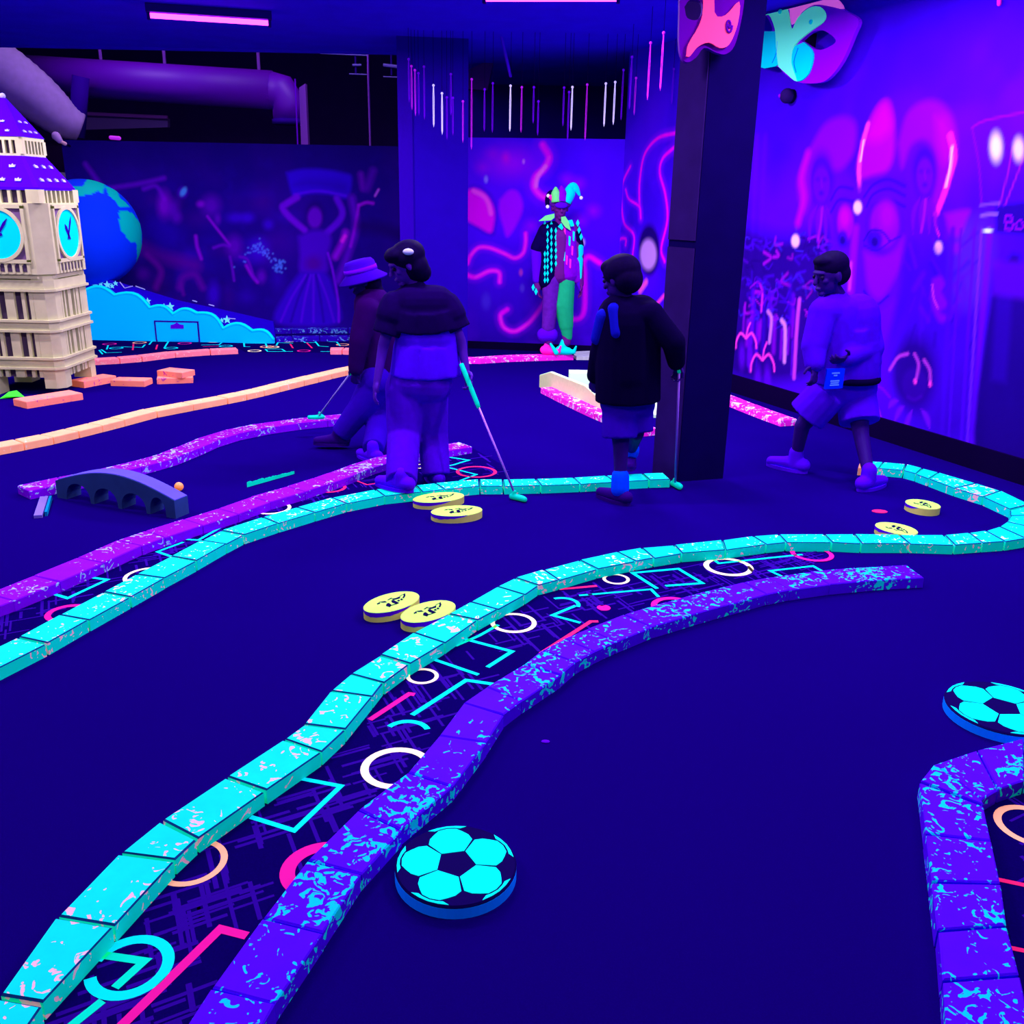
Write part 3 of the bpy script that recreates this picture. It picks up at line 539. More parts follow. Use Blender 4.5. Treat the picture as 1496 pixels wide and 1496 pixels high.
# ---- fixtures and services under the ceiling
for i, (x, y, rz, ln, pw, CEIL_) in enumerate([(*q_, CEIL) for q_ in TUBES] + [(*q_, 4.3) for q_ in ROOF_FILL]):
    u = np.array([math.cos(rz), math.sin(rz), 0]); v = np.array([-u[1], u[0], 0]); z = np.array([0, 0, 1.])
    lab = ('glowing magenta blacklight tube under the ceiling, above the clock tower side', 'glowing blacklight tube under the ceiling, above the balloon wall')[i] if i < 2 else ('blacklight tube fixture on the ceiling over the carpet, out of the picture' if CEIL_ == CEIL else 'unseen blacklight tube added to brighten the open roof space')
    t = empty('blacklight_fixture', (x, y, CEIL_), lab, 'lamp', 'blacklight tubes on the ceiling')
    MB().box((x, y, CEIL_ - .032), u * (ln / 2 + .03), v * .045, z * .03).build('housing', M['housing'], t)
    MB().tube([np.array([x, y, CEIL_ - .085]) - u * ln / 2, np.array([x, y, CEIL_ - .085]) + u * ln / 2], .019, 12).build('tube', M['tube'], t, True)
    for sg in (-1, 1): MB().box(np.array([x, y, CEIL_ - .085]) + u * sg * (ln / 2 + .012), u * .012, v * .022, z * .03).build('end_cap', M['housing'], t)
YD = 13.0
t = empty('air_duct', tuple(at(250, 125, YD)), 'long round violet ventilation duct with an elbow above the left mural', 'duct')
e0, e1 = at(20, 108, YD), at(398, 132, YD)
MB().tube([e0, e1], .23, 24).build('pipe', M['duct'], t, True)
MB().tube([e1 - (e1 - e0) * .02, e1 + np.array([.12, 0, -.03]), e1 + np.array([.20, 0, -.16]), e1 + np.array([.20, 0, -.36])], [.23, .225, .215, .205], 24).build('elbow', M['duct'], t, True)
MB().tube([e1 + np.array([.20, 0, -.34]), e1 + np.array([.20, 0, -.40])], .22, 24).build('collar', M['duct_dark'], t, True)
for px in (150, 243, 380):
    a = at(px, 100 + px * .08, YD); MB().tube([a, a + np.array([0, 0, 4.3 - a[2]])], .02, 8).build('hanger', M['steel'], t)
t = empty('flexible_duct', tuple(at(40, 140, 12.4)), 'pale crinkled flexible duct hanging behind the tower spire', 'duct')
pts = catmull([at(-80, 60, 12.2), at(0, 108, 12.3), at(50, 140, 12.4), at(90, 172, 12.5), at(118, 186, 12.6)], 9)
MB().tube(pts, [(.42 - .007 * i) * (1 + .025 * (i % 2)) for i in range(len(pts))], 24).build('hose', M['duct_flex'], t, True)
MB().tube([at(118, 112, 12.6), at(112, 200, 12.6)], .10, 14).build('strut', M['duct_dark'], t, True)
t = empty('roof_beam', tuple(at(150, 175, 15)), 'pale roof beam beyond the left mural, below the round duct', 'beam')
MB().tube([at(110, 166, 15), at(245, 172, 15)], .03, 6).build('flange', M['steel'], t)
MB().prism([at(112, 168, 15.02), at(245, 173, 15.02), at(245, 186, 15.02), at(112, 190, 15.02)], (0, .1, 0)).build('web', mat('beam_web', (.14, .08, .45)), t)
t = empty('steel_post', tuple(at(442, 212, 12.2)), 'narrow violet steel post standing behind the left mural, right of the duct elbow', 'post')
q0, q1 = at(436, 210, 12.2), at(450, 211, 12.2); MB().prism([v_ * np.array([1, 1, 0]) for v_ in (q0, q1)] + [at(446, 122, 12.2), at(437, 128, 12.2)], (0, .1, 0)).build('flange', M['steel'], t)
MB().tube([at(435, 212, 12.18), at(431, 115, 12.18)], .008, 6).build('edge', M['string_violet'], t)
setp(MB().tube([at(541, 213, 12.0), at(538, 110, 12.0), at(537, 60, 12.0)], .012, 8).build('ceiling_conduit', M['steel']), 'thin violet conduit dropping behind the left mural near the column', 'conduit')
setp(MB().tube([at(720, -8, 9.2), at(733, 55, 9.6), at(746, 112, 9.8)], .014, 8).build('ceiling_conduit', M['violet_flat']), 'slanting violet conduit on the ceiling above the balloon wall', 'conduit')
t = empty('pipe_rack', tuple(at(540, 92, 13)), 'small rack of lit pipes high up beside the wide column', 'pipe')
for a, b, rr in (((468, 78), (536, 81), .008), ((515, 95), (528, 95), .014), ((510, 108), (536, 109), .008), ((560, 95), (584, 98), .02), ((560, 112), (584, 113), .008)): MB().tube([at(*a, 13), at(*b, 13)], rr, 8).build('pipe', M['wood_pale'], t)
for px in (520, 572): MB().tube([at(px, 110, 13.02), at(px, 110, 13.02) * np.array([1, 1, 0]) + np.array([0, 0, 4.3])], .012, 6).build('hanger', M['duct_dark'], t)
setp(MB().prism([at(684, 130, 11.4), at(712, 132, 11.4), at(722, 84, 11.4), at(684, 102, 11.4)], (0, .12, 0)).build('brace_panel', mat('brace', (.08, .015, .2), noise=.2, nscale=30)), 'brownish brace panel behind the column above the balloon wall', 'panel')
t = empty('spot_lamp', tuple(at(88, 203, 11.6)), 'small pale spot lamp clipped at the end of the left mural', 'lamp')
MB().cap(at(82, 199, 11.6), at(87, 205, 11.6), .05, .035).build('head', mat('lamp_pale', (.55, .35, .75)), t, True); MB().tube([at(93, 209, 11.6), at(104, 214, 11.72)], .012, 8).build('arm', M['black'], t); MB().cap(at(89, 207, 11.6), at(95, 210, 11.6), .018, .022).build('clip', mat('lamp_warm', (.9, .55, .6)), t, True)
setp(MB().cap(at(162, 201, 11.62), at(174, 202, 11.62), .022, .022).build('wall_lamp', mat('wall_lamp_glow', (.6, .1, .8), (.3, .0, .4))), 'tiny magenta lamp on the top edge of the left mural', 'lamp')
setp(MB().prism([at(60, 251, 12.89), at(99, 252, 12.89), at(103, 271, 12.89), at(70, 272, 12.89)], (0, .008, 0)).build('bright_poster', mat('poster', (.75, .68, .62), noise=.6, nscale=26)), 'sliver of a bright poster seen past the end of the left mural', 'poster')
setp(MB().prism([at(-40, 205, 12.9), at(104, 205, 12.9), at(104, 205, 12.9) * np.array([1, 1, 0]), at(-40, 205, 12.9) * np.array([1, 1, 0])], (0, .05, 0)).build('dark_backdrop', mat('backdrop', (.02, .004, .06))), 'dark brown board behind the tower roof', 'board')

# ================================================================== BRICK CURBS
BH = 0.05
def brick(name, q, h, material, parent, gap=0.004, z0=0.0):
    """q: four ground corners in order (left0, right0, right1, left1); chamfered top"""
    q = [np.array([p[0], p[1], 0.]) for p in q]; c = sum(q) / 4
    a = nrm((q[3] + q[2]) / 2 - (q[0] + q[1]) / 2)
    q = [p - a * gap * (1 if i in (2, 3) else -1) for i, p in enumerate(q)]
    q = [p + np.array([random.uniform(-.002, .002), random.uniform(-.002, .002), 0]) for p in q]
    dz = random.uniform(-.0015, .0015); ch = 0.004; zz = lambda p, z: np.array([p[0], p[1], z])
    V = [zz(p, z0) for p in q] + [zz(p, z0 + h - ch + dz) for p in q] + [zz(p + nrm(c - p) * ch * 1.4, z0 + h + dz) for p in q]
    Fc = [(3, 2, 1, 0), (8, 9, 10, 11)] + [(k + i, k + (i + 1) % 4, k + 4 + (i + 1) % 4, k + 4 + i) for k in (0, 4) for i in range(4)]
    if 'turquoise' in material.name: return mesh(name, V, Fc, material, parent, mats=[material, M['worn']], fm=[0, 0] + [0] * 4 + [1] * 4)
    return mesh(name, V, Fc, material, parent)
def curb_pairs(label, pairs, material, h=BH, group='brick kerbs of the golf course', mats=None):
    P = [(gp(*l, h), gp(*r_, h)) for l, r_ in pairs]
    t = empty('brick_curb', tuple(np.array([*((P[0][0] + P[0][1]) / 2)[:2], 0])), label, 'curb', group)
    for i in range(len(P) - 1): brick('brick', [P[i][0], P[i][1], P[i + 1][1], P[i + 1][0]], h, (mats or {}).get(i, material), t)
    return t
def curb_path(label, pts, width, side, material, h=BH, ln=0.2, group='brick kerbs of the golf course', mats=None, gap=0.004):
    P = catmull([gp(*p, h)[:2] for p in pts], 14); d = [0]
    for a, b in zip(P, P[1:]): d.append(d[-1] + np.linalg.norm(b - a))
    T = d[-1]; s = [0.]
    while s[-1] < T - ln * .6: s.append(min(T, s[-1] + ln * random.choice((.62, 1, 1, 1.08))))
    s[-1] = T; P = np.array(P); d = np.array(d)
    pt = lambda x: np.array([np.interp(x, d, P[:, 0]), np.interp(x, d, P[:, 1])])
    def nr(x):
        tt = nrm(pt(min(T, x + .04)) - pt(max(0, x - .04))); return np.array([-tt[1], tt[0]]) * side
    t = empty('brick_curb', (*pt(0), 0), label, 'curb', group)
    for i, (a, b) in enumerate(zip(s, s[1:])):
        A, B = pt(a), pt(b); A2, B2 = A + nr(a) * width, B + nr(b) * width
        brick('brick', [A, A2, B2, B], h, (mats or {}).get(i, material), t, gap)
    return t
curbA = [((-90, 1560), (-14, 1575)), ((0, 1455), (62, 1466)), ((84, 1339), (165, 1352)), ((176, 1245), (254, 1256)), ((236, 1198), (288, 1225)), ((331, 1135), (387, 1155)), ((416, 1080), (470, 1099)), ((444, 1058), (504, 1066)),
         ((483, 1009), (543, 1017)), ((513, 984), (560, 997)), ((555, 957), (598, 970)), ((605, 924), (650, 939)), ((656, 897), (697, 906)), ((687, 879), (727, 890)), ((727, 856), (767, 868)), ((752, 844), (787, 855)), ((794, 832), (817, 847)), ((846, 818), (873, 831)),
         ((902, 806), (929, 820)), ((937, 800), (955, 815)), ((985, 796), (996, 808)), ((1055, 789), (1060, 803)), ((1100, 783), (1120, 795)), ((1137, 780), (1148, 792)), ((1204, 780), (1215, 792)), ((1247, 780), (1259, 794)), ((1313, 781), (1329, 794)), ((1379, 781), (1395, 796)), ((1415, 778), (1435, 793)), ((1440, 775), (1469, 791)),
         ((1460, 769), (1498, 786)), ((1471, 762), (1516, 772)), ((1477, 753), (1521, 752)), ((1476, 745), (1510, 737))]
curb_pairs('turquoise brick kerb with pink flakes winding from the near left corner to the right edge', curbA, M['turquoise'], mats={i: M['turquoise_clean'] for i in range(20, 33)})
curb_pairs('turquoise brick kerb along the right wall ending beside a violet shoe', [((1476, 744), (1504, 737)), ((1437, 726), (1462, 717)), ((1395, 713), (1426, 706)), ((1357, 699), (1372, 690)), ((1338, 692), (1348, 684)), ((1320, 687), (1324, 678)), ((1284, 684), (1290, 675)), ((1266, 683), (1270, 674)), ((1253, 683), (1256, 674))], M['turquoise'], mats={7: M['peach']})
curb_path('flaked violet kerb running beside the near soccer disc', [(225, 1570), (275, 1490), (337, 1404), (399, 1322), (445, 1262), (487, 1213), (522, 1184), (577, 1145), (613, 1112), (634, 1087), (660, 1044), (692, 1015), (721, 997), (757, 977), (786, 953), (826, 932), (869, 914), (913, 897), (949, 886), (999, 873), (1050, 859), (1103, 847), (1175, 836), (1282, 827), (1325, 825)], .148, -1, M['violet'], ln=.21, gap=.0012)
# angled kerb at the lower right
ip = [((1345, 1142), (1435, 1168)), ((1353, 1218), (1448, 1228)), ((1361, 1288), (1461, 1290)), ((1371, 1360), (1472, 1353)), ((1377, 1432), (1490, 1424)), ((1385, 1520), (1508, 1512)), ((1394, 1620), (1530, 1610)), ((1402, 1740), (1556, 1728))]
curb_pairs('flaked violet kerb turning a corner at the lower right edge', [((1760, 1012), (1768, 1064)), ((1690, 1029), (1696, 1084)), ((1624, 1046), (1628, 1103)), ((1560, 1062), (1562, 1121)), ((1496, 1078), (1498, 1140)), ((1428, 1095), (1458, 1153))] + [((1366, 1116), (1435, 1168))], M['violet'])
curb_pairs('flaked violet kerb leading towards the camera at the lower right', [((1366, 1116), (1435, 1168)), ((1345, 1142), (1437, 1176))] + ip[1:], M['violet'])
curb_path('turquoise brick kerb from the left edge to the black pillar', [(-60, 1002), (0, 974), (70, 939), (135, 902), (166, 885), (220, 856), (265, 829), (290, 817), (346, 786), (377, 773), (427, 759), (475, 744), (520, 732), (572, 723), (642, 716), (678, 711), (702, 710), (758, 710), (790, 709), (845, 707), (895, 704), (922, 702), (980, 700)], .135, 1, M['turquoise_clean'], ln=.215)
curb_path('long purple kerb behind the turquoise kerb on the left', [(-60, 906), (0, 885), (62, 860), (145, 825), (207, 797), (265, 777), (352, 749), (398, 732), (456, 715), (497, 701), (553, 680), (600, 667), (645, 660), (690, 652)], .15, 1, M['purple'], ln=.22, gap=.001, mats={})
curb_path('purple kerb running under the grey arched bridge', [(43, 717), (100, 705), (166, 692), (207, 682), (269, 664), (331, 638), (394, 624), (447, 617), (508, 611)], .15, 1, M['purple'], ln=.22, gap=.001)
curb_path('peach brick kerb sweeping past the clock tower', [(-40, 661), (0, 653), (75, 639), (174, 615), (232, 600), (319, 584), (373, 573), (439, 557), (515, 539), (565, 531)], .14, 1, M['peach'], ln=.32)
curb_path('thin salmon brick kerb in front of the cloud board', [(120, 527), (147, 526), (220, 520), (275, 513), (305, 512), (348, 510)], .13, 1, M['salmon'], ln=.34)
curb_path('short salmon kerb stub left of the person in the striped hat', [(482, 511), (500, 511), (530, 512)], .16, 1, M['salmon'], ln=.2)
curb_path('magenta kerb at the feet of the jester mannequin', [(660, 524), (690, 525), (740, 522), (800, 520), (838, 519)], .14, 1, M['magenta'], ln=.3, gap=.002)
curb_path('magenta kerb at the foot of the right wall beside the pillar', [(1030, 572), (1062, 584), (1100, 599), (1142, 614)], .14, 1, M['magenta'], ln=.22, mats={6: M['turquoise_clean']})
curb_path('magenta and grey kerb along the side of the pale ramp', [(790, 566), (820, 581), (850, 595), (882, 609), (932, 629)], .17, 1, M['magenta'], ln=.28)
curb_path('upper navy kerb below the dancer mural', [(385, 482), (450, 481), (540, 481)], .16, 1, M['navy_curb'], h=.05, ln=.3)
curb_path('lower navy kerb behind the patterned carpet at the back', [(403, 494), (450, 493), (540, 492)], .16, 1, M['navy_curb'], h=.05, ln=.3)

# loose orange bricks
def loose(label, c, ang, L, Wd, h, z0=0.0, material=None):
    c = np.array(c); a = np.array([math.cos(ang), math.sin(ang), 0]); b = np.array([-a[1], a[0], 0])
    o = brick('loose_brick', [c - a * L / 2 - b * Wd / 2, c - a * L / 2 + b * Wd / 2, c + a * L / 2 + b * Wd / 2, c + a * L / 2 - b * Wd / 2], h, material or M['brick_loose'], None, 0, z0)
    return setp(o, label, 'brick', 'loose orange bricks near the tower')
loose('flat orange brick under the near foot of the clock tower', gp(72, 588), .95, .46, .19, .055)
loose('orange brick under the far right foot of the clock tower', gp(138, 561), 1.1, .34, .16, .055)
loose('single orange brick lying right of the clock tower', gp(192, 557, .03), -.05, .30, .16, .05)
b0 = gp(256, 553, .03); loose('lower orange brick of the crossed pair right of the tower', b0, .30, .30, .17, .05)
loose('upper orange brick of the crossed pair right of the tower', b0 + np.array([.0, .03, 0]), -.35, .27, .17, .05, .0515)

# ================================================================== PATTERNED CARPET (neon print laid as thin inlays)
def strip_carpet(name, label, poly):
    t = empty(name, tuple(gp(*poly[0])), label, 'carpet', 'neon patterned carpet runners')
    MB().prism([gp(*p) + np.array([0, 0, .0005]) for p in poly], (0, 0, .0025)).build('ground', M['print_ground'], t); return t
ZI = 0.0038
def inlay(mb_pts, name, material, parent):
    return mesh(name, mb_pts[0], mb_pts[1], material, parent)
def ring(parent, c, rpx, wpx, mk, a0=0, a1=360, name='ring_motif'):
    c3 = gp(*c); k = ((c3 - O) @ FW) / F; R_, r_ = rpx * k, (rpx - wpx) * k; n = max(8, int(40 * abs(a1 - a0) / 360)); V = []; Fc = []
    for i in range(n + 1):
        a = math.radians(a0 + (a1 - a0) * i / n)
        for q in (R_, r_): V.append((c3[0] + q * math.cos(a), c3[1] + q * math.sin(a), ZI))
    for i in range(n): Fc.append((2 * i, 2 * i + 1, 2 * i + 3, 2 * i + 2))
    o = mesh(name, V, Fc, M[mk], parent); return o
def line(parent, pts, wpx, mk, name='angle_motif'):
    P = [gp(*p)[:2] for p in pts]; k = ((gp(*pts[len(pts) // 2]) - O) @ FW) / F; hw = wpx * k / 2; n = len(P); Lf = []; Rg = []
    for i in range(n):
        t0 = nrm(P[i] - P[i - 1]) if i else nrm(P[1] - P[0]); t1 = nrm(P[i + 1] - P[i]) if i < n - 1 else t0
        n0 = np.array([-t0[1], t0[0]]); n1 = np.array([-t1[1], t1[0]]); m = nrm(n0 + n1); sc = hw / max(.35, m @ n0)
        Lf.append(P[i] + m * sc); Rg.append(P[i] - m * sc)
    V = [(*p, ZI) for p in Lf + Rg]; return mesh(name, V, [(i, i + 1, n + i + 1, n + i) for i in range(n - 1)], M[mk], parent)
def hatch(parent, region_pts, count, wpx, lpx, seed):
    r = np.random.default_rng(seed); P = [gp(*p) for p in region_pts]; mb = MB(); n = len(P) // 2
    A, B = P[:n], P[n:][::-1]
    for i in range(count):
        s = r.uniform(0, n - 1.001); j = int(s); f = s - j; a = A[j] * (1 - f) + A[j + 1] * f; b = B[j] * (1 - f) + B[j + 1] * f
        c = a + (b - a) * r.uniform(.12, .88); dirv = np.array([.86, .5, 0]) if r.random() < .5 else np.array([.42, -.9, 0]); dirv = nrm(dirv); nv = np.array([-dirv[1], dirv[0], 0])
        L_ = r.uniform(.06, .2); w_ = r.uniform(.007, .013); z = np.array([0, 0, .0030 + i * 1e-6 - c[2]]); c = c + z
        mb.add([c - dirv * L_ / 2 - nv * w_ / 2, c + dirv * L_ / 2 - nv * w_ / 2, c + dirv * L_ / 2 + nv * w_ / 2, c - dirv * L_ / 2 + nv * w_ / 2], [(0, 1, 2, 3)])
    return setp(mb.build('hatch_print', M['hatch'], parent), kind='stuff')
edgeA = [r_ for l, r_ in curbA[:24]]
edgeB = [(270, 1560), (337, 1404), (399, 1322), (487, 1213), (577, 1145), (634, 1087), (692, 1015), (757, 977), (826, 932), (913, 897), (999, 873), (1103, 847), (1200, 834)]
ctr = lambda a, dx, dy: [(x + dx, y + dy) for x, y in a]
t = strip_carpet('carpet_runner', 'neon patterned carpet between the near turquoise and violet kerbs', [(x - 8, y + 2) for x, y in edgeA] + [(1180, 846)] + [(x + 30, y + 12) for x, y in edgeB[::-1]])
eA = [(20, 1560), (165, 1360), (254, 1275), (387, 1175), (504, 1085), (560, 1010), (650, 955), (767, 885), (873, 845), (996, 822), (1120, 806), (1180, 804), (1200, 806)]
hatch(t, eA + edgeB[::-1], 300, 4, 40, 11)
ring(t, (190, 1414), 62, 17, 'neon_cyan', -155, 170); line(t, [(150, 1397), (211, 1406), (168, 1445)], 14, 'neon_green'); line(t, [(150, 1464), (95, 1508)], 15, 'neon_green')
line(t, [(361, 1369), (322, 1359), (170, 1508)], 15, 'neon_pink'); ring(t, (279, 1261), 52, 10, 'neon_orange'); line(t, [(440, 1139), (498, 1150), (430, 1215), (366, 1195)], 9, 'neon_cyan')
ring(t, (472, 1272), 62, 22, 'neon_pink'); ring(t, (580, 1123), 53, 12, 'neon_cream'); ring(t, (594, 1072), 36, 9, 'neon_cyan', 20, 150, 'arc_motif')
line(t, [(602, 1046), (681, 995), (722, 1001)], 8, 'neon_cyan'); line(t, [(632, 964), (699, 987)], 7, 'neon_cyan'); line(t, [(540, 1053), (598, 1015), (606, 1016)], 9, 'neon_pink')
ring(t, (617, 989), 24, 6, 'neon_cream'); line(t, [(680, 935), (748, 953), (712, 976)], 7, 'neon_cyan'); ring(t, (750, 911), 34, 7, 'neon_cream'); line(t, [(665, 945), (700, 930), (728, 914)], 6, 'neon_green')
ring(t, (822, 884), 26, 6, 'neon_cyan', -20, 120, 'arc_motif'); line(t, [(841, 886), (807, 900), (848, 911)], 6, 'neon_cyan'); line(t, [(817, 862), (872, 857)], 6, 'neon_red'); line(t, [(846, 871), (951, 862), (962, 873)], 5, 'neon_cyan')
ring(t, (882, 889), 10, 9.5, 'neon_pink', name='dot_motif'); line(t, [(858, 866), (881, 886)], 7, 'hatch'); line(t, [(790, 956), (863, 909), (874, 909)], 7, 'neon_red')
line(t, [(960, 861), (924, 838), (991, 832), (1026, 853), (972, 857)], 6, 'neon_cyan'); ring(t, (900, 847), 20, 5, 'neon_cream'); ring(t, (985, 887), 34, 9, 'neon_pink')
ring(t, (1064, 829), 36, 8, 'neon_cream'); line(t, [(1042, 818), (1050, 824), (1172, 811)], 5, 'neon_cyan'); ring(t, (1186, 810), 31, 7, 'neon_pink', 150, 390, 'arc_motif'); line(t, [(1146, 845), (1125, 835), (1188, 828), (1202, 836)], 5, 'neon_cyan')
line(t, [(950, 842), (975, 862)], 6, 'hatch'); line(t, [(1092, 828), (1110, 846)], 6, 'hatch')
t = strip_carpet('carpet_runner', 'neon patterned carpet between the left turquoise and purple kerbs', [(-60, 990), (0, 955), (135, 885), (220, 838), (290, 800), (377, 760), (475, 733), (560, 715), (642, 704), (740, 702), (735, 680), (690, 655), (600, 662), (553, 678), (456, 713), (352, 747), (207, 795), (62, 858), (-60, 908)])
eD = [(-40, 955), (35, 925), (120, 878), (226, 823), (278, 792), (344, 771), (448, 736), (556, 713), (642, 703), (735, 700)]; eE = [(-60, 915), (0, 896), (100, 852), (207, 805), (265, 785), (352, 756), (430, 727), (553, 685), (640, 662), (700, 656)]
hatch(t, eD + eE[::-1], 150, 4, 40, 12)
line(t, [(79, 869), (99, 875), (157, 848), (136, 845)], 6, 'neon_cyan'); ring(t, (100, 897), 32, 9, 'neon_pink'); ring(t, (218, 843), 36, 6, 'neon_cream'); line(t, [(268, 793), (230, 807), (250, 814)], 5, 'neon_cyan')
line(t, [(272, 789), (290, 790), (346, 758)], 5, 'neon_cyan'); line(t, [(338, 754), (354, 756)], 3, 'neon_cyan'); ring(t, (396, 743), 29, 5, 'neon_cream'); line(t, [(380, 748), (408, 739)], 4, 'neon_cyan'); ring(t, (480, 713), 26, 5, 'neon_red'); line(t, [(518, 702), (536, 709), (562, 705)], 3, 'neon_red')
ring(t, (696, 690), 30, 5, 'neon_red'); line(t, [(645, 667), (685, 673), (662, 680), (640, 684)], 4, 'neon_cyan'); line(t, [(640, 680), (696, 694), (672, 703)], 4, 'neon_cyan'); ring(t, (612, 682), 12, 3, 'neon_cream')
t = strip_carpet('carpet_runner', 'neon patterned carpet inside the corner kerb at the lower right', [(1432, 1166), (1448, 1228), (1472, 1353), (1500, 1500), (1550, 1730), (2000, 1730), (1900, 1300), (1768, 1066), (1628, 1104), (1496, 1138)])
hatch(t, [(1450, 1185), (1462, 1250), (1480, 1350), (1510, 1480), (1550, 1700), (1950, 1700), (1880, 1480), (1840, 1350), (1800, 1250), (1740, 1100)], 190, 4, 40, 13)
ring(t, (1506, 1208), 50, 11, 'neon_orange'); line(t, [(1455, 1286), (1540, 1304)], 9, 'neon_red'); line(t, [(1478, 1387), (1560, 1404)], 9, 'neon_red')
t = strip_carpet('carpet_runner', 'neon patterned carpet in front of the cloud board at the back', [(120, 521), (348, 508), (360, 515), (482, 515), (540, 510), (540, 496), (400, 496), (120, 497)])
for i, (x, y) in enumerate([(160, 503), (204, 501), (313, 499.5), (390, 507), (372, 513), (421, 499), (444, 513), (398, 507.5), (501, 504), (270, 502), (385, 500), (170, 509), (250, 509), (330, 506)]):
    ring(t, (x, y), 10, 2.6, ('neon_pink', 'neon_orange', 'neon_orange', 'neon_orange', 'neon_cream', 'neon_cream', 'neon_pink', 'neon_cream', 'neon_orange', 'neon_pink', 'neon_pink', 'neon_cyan', 'neon_cyan', 'neon_cyan')[i])
for P in ([(148, 511), (155, 516), (178, 515)], [(177, 507), (208, 508), (212, 504)], [(218, 504), (222, 499), (246, 499.5), (240, 509)], [(294, 504.5), (320, 504), (324, 501)], [(330, 498), (356, 498), (357, 507), (366, 507)], [(356, 502), (388, 502), (390, 507)], [(390, 510.5), (412, 510.5), (417, 514)], [(388, 510.5), (391, 514), (428, 514)],
          [(404, 505), (406, 501), (428, 502)], [(437, 495), (446, 501), (462, 501)], [(458, 496), (466, 506), (480, 507)], [(480, 499.5), (492, 500), (497, 506)], [(468, 514), (484, 514)], [(158, 505), (156, 511)], [(145, 512), (150, 518)]): line(t, P, 2.4, 'neon_cyan')
for P in ([(195, 503), (194, 512)], [(230, 504), (228, 511)], [(424, 503), (428, 509)], [(448, 501), (456, 509)], [(296, 507), (320, 506)]): line(t, P, 2.4, 'neon_red')

# ================================================================== DISCS
def disc(name, label, cat, group, c, rx, ry, ang, th, top, side, n=48):
    t = empty(name, (c[0], c[1], 0), label, cat, group); a = np.array([math.cos(ang), math.sin(ang), 0]); b = np.array([-a[1], a[0], 0]); c = np.array([c[0], c[1], 0.])
    R = lambda k, z: [c + a * rx * k * math.cos(2 * math.pi * i / n) + b * ry * k * math.sin(2 * math.pi * i / n) + np.array([0, 0, z]) for i in range(n)]
    V = R(1, 0) + R(1, th * .45); MBs = MB(); MBs.add(V, [tuple(range(n))[::-1]] + [(i, (i + 1) % n, n + (i + 1) % n, n + i) for i in range(n)] + [tuple(range(n, 2 * n))]); 
    return t, a, b, c, R
def soccer(label, c, rad, th, rot):
    t, a, b, c, R = disc('soccer_disc', label, 'disc', 'round soccer ball discs', c, rad, rad, rot, th, None, None); n = 48
    V = R(1, 0) + R(1, th * .78) + R(.985, th * .80); mb = MB(); mb.add(V, [tuple(range(n))[::-1]] + [(k + i, k + (i + 1) % n, k + n + (i + 1) % n, k + n + i) for k in (0, n) for i in range(n)] + [tuple(range(2 * n, 3 * n))]); mb.build('edge', M['ball_blue'], t)
    V = R(.99, th * .79) + R(1.0, th * .88) + R(.97, th); mb = MB(); mb.add(V, [tuple(range(n))[::-1]] + [(k + i, k + (i + 1) % n, k + n + (i + 1) % n, k + n + i) for k in (0, n) for i in range(n)] + [tuple(range(2 * n, 3 * n))]); mb.build('face', mat('soccer_ink', (.004, 0, .07)) if 'soccer_ink' not in bpy.data.materials else bpy.data.materials['soccer_ink'], t)
    P = lambda r_, deg: c + rad * r_ * (a * math.cos(math.radians(deg)) + b * math.sin(math.radians(deg))) + np.array([0, 0, th])
    g = .7
    for k in range(5):
        q = 72 * k; d0, d1 = q, q + 72
        out = [P(.335, d0 + 2), P(.665, d0 + 2)] + [P(.665 + .21 * math.sin(math.pi * u) ** .8, d0 + 2 + 68 * u) for u in (.12, .25)] + [P(.885, d0 + 26), P(.90, d0 + 36), P(.885, d0 + 46)] + [P(.665 + .21 * math.sin(math.pi * u) ** .8, d0 + 2 + 68 * u) for u in (.75, .88)] + [P(.665, d1 - 2), P(.335, d1 - 2)]
        MB().prism(out, (0, 0, .0015)).build('panel', M['ball_cyan'], t)
        MB().prism([P(.965, d0 + 16), P(.965, d0 + 26), P(.968, d0 + 36), P(.965, d0 + 46), P(.965, d0 + 56), P(.905, d0 + 50), P(.92, d0 + 44), P(.93, d0 + 36), P(.92, d0 + 28), P(.905, d0 + 22)], (0, 0, .0015)).build('panel', M['ball_cyan'], t)
    return t
c = gp(666, 1262, .035); soccer('cyan and navy soccer ball disc lying beside the near violet kerb', c, .152, .036, math.radians(-5))
c = gp(1464, 1033, .035); soccer('cyan and navy soccer ball disc cut by the right edge of the picture', c, .178, .036, math.radians(20))
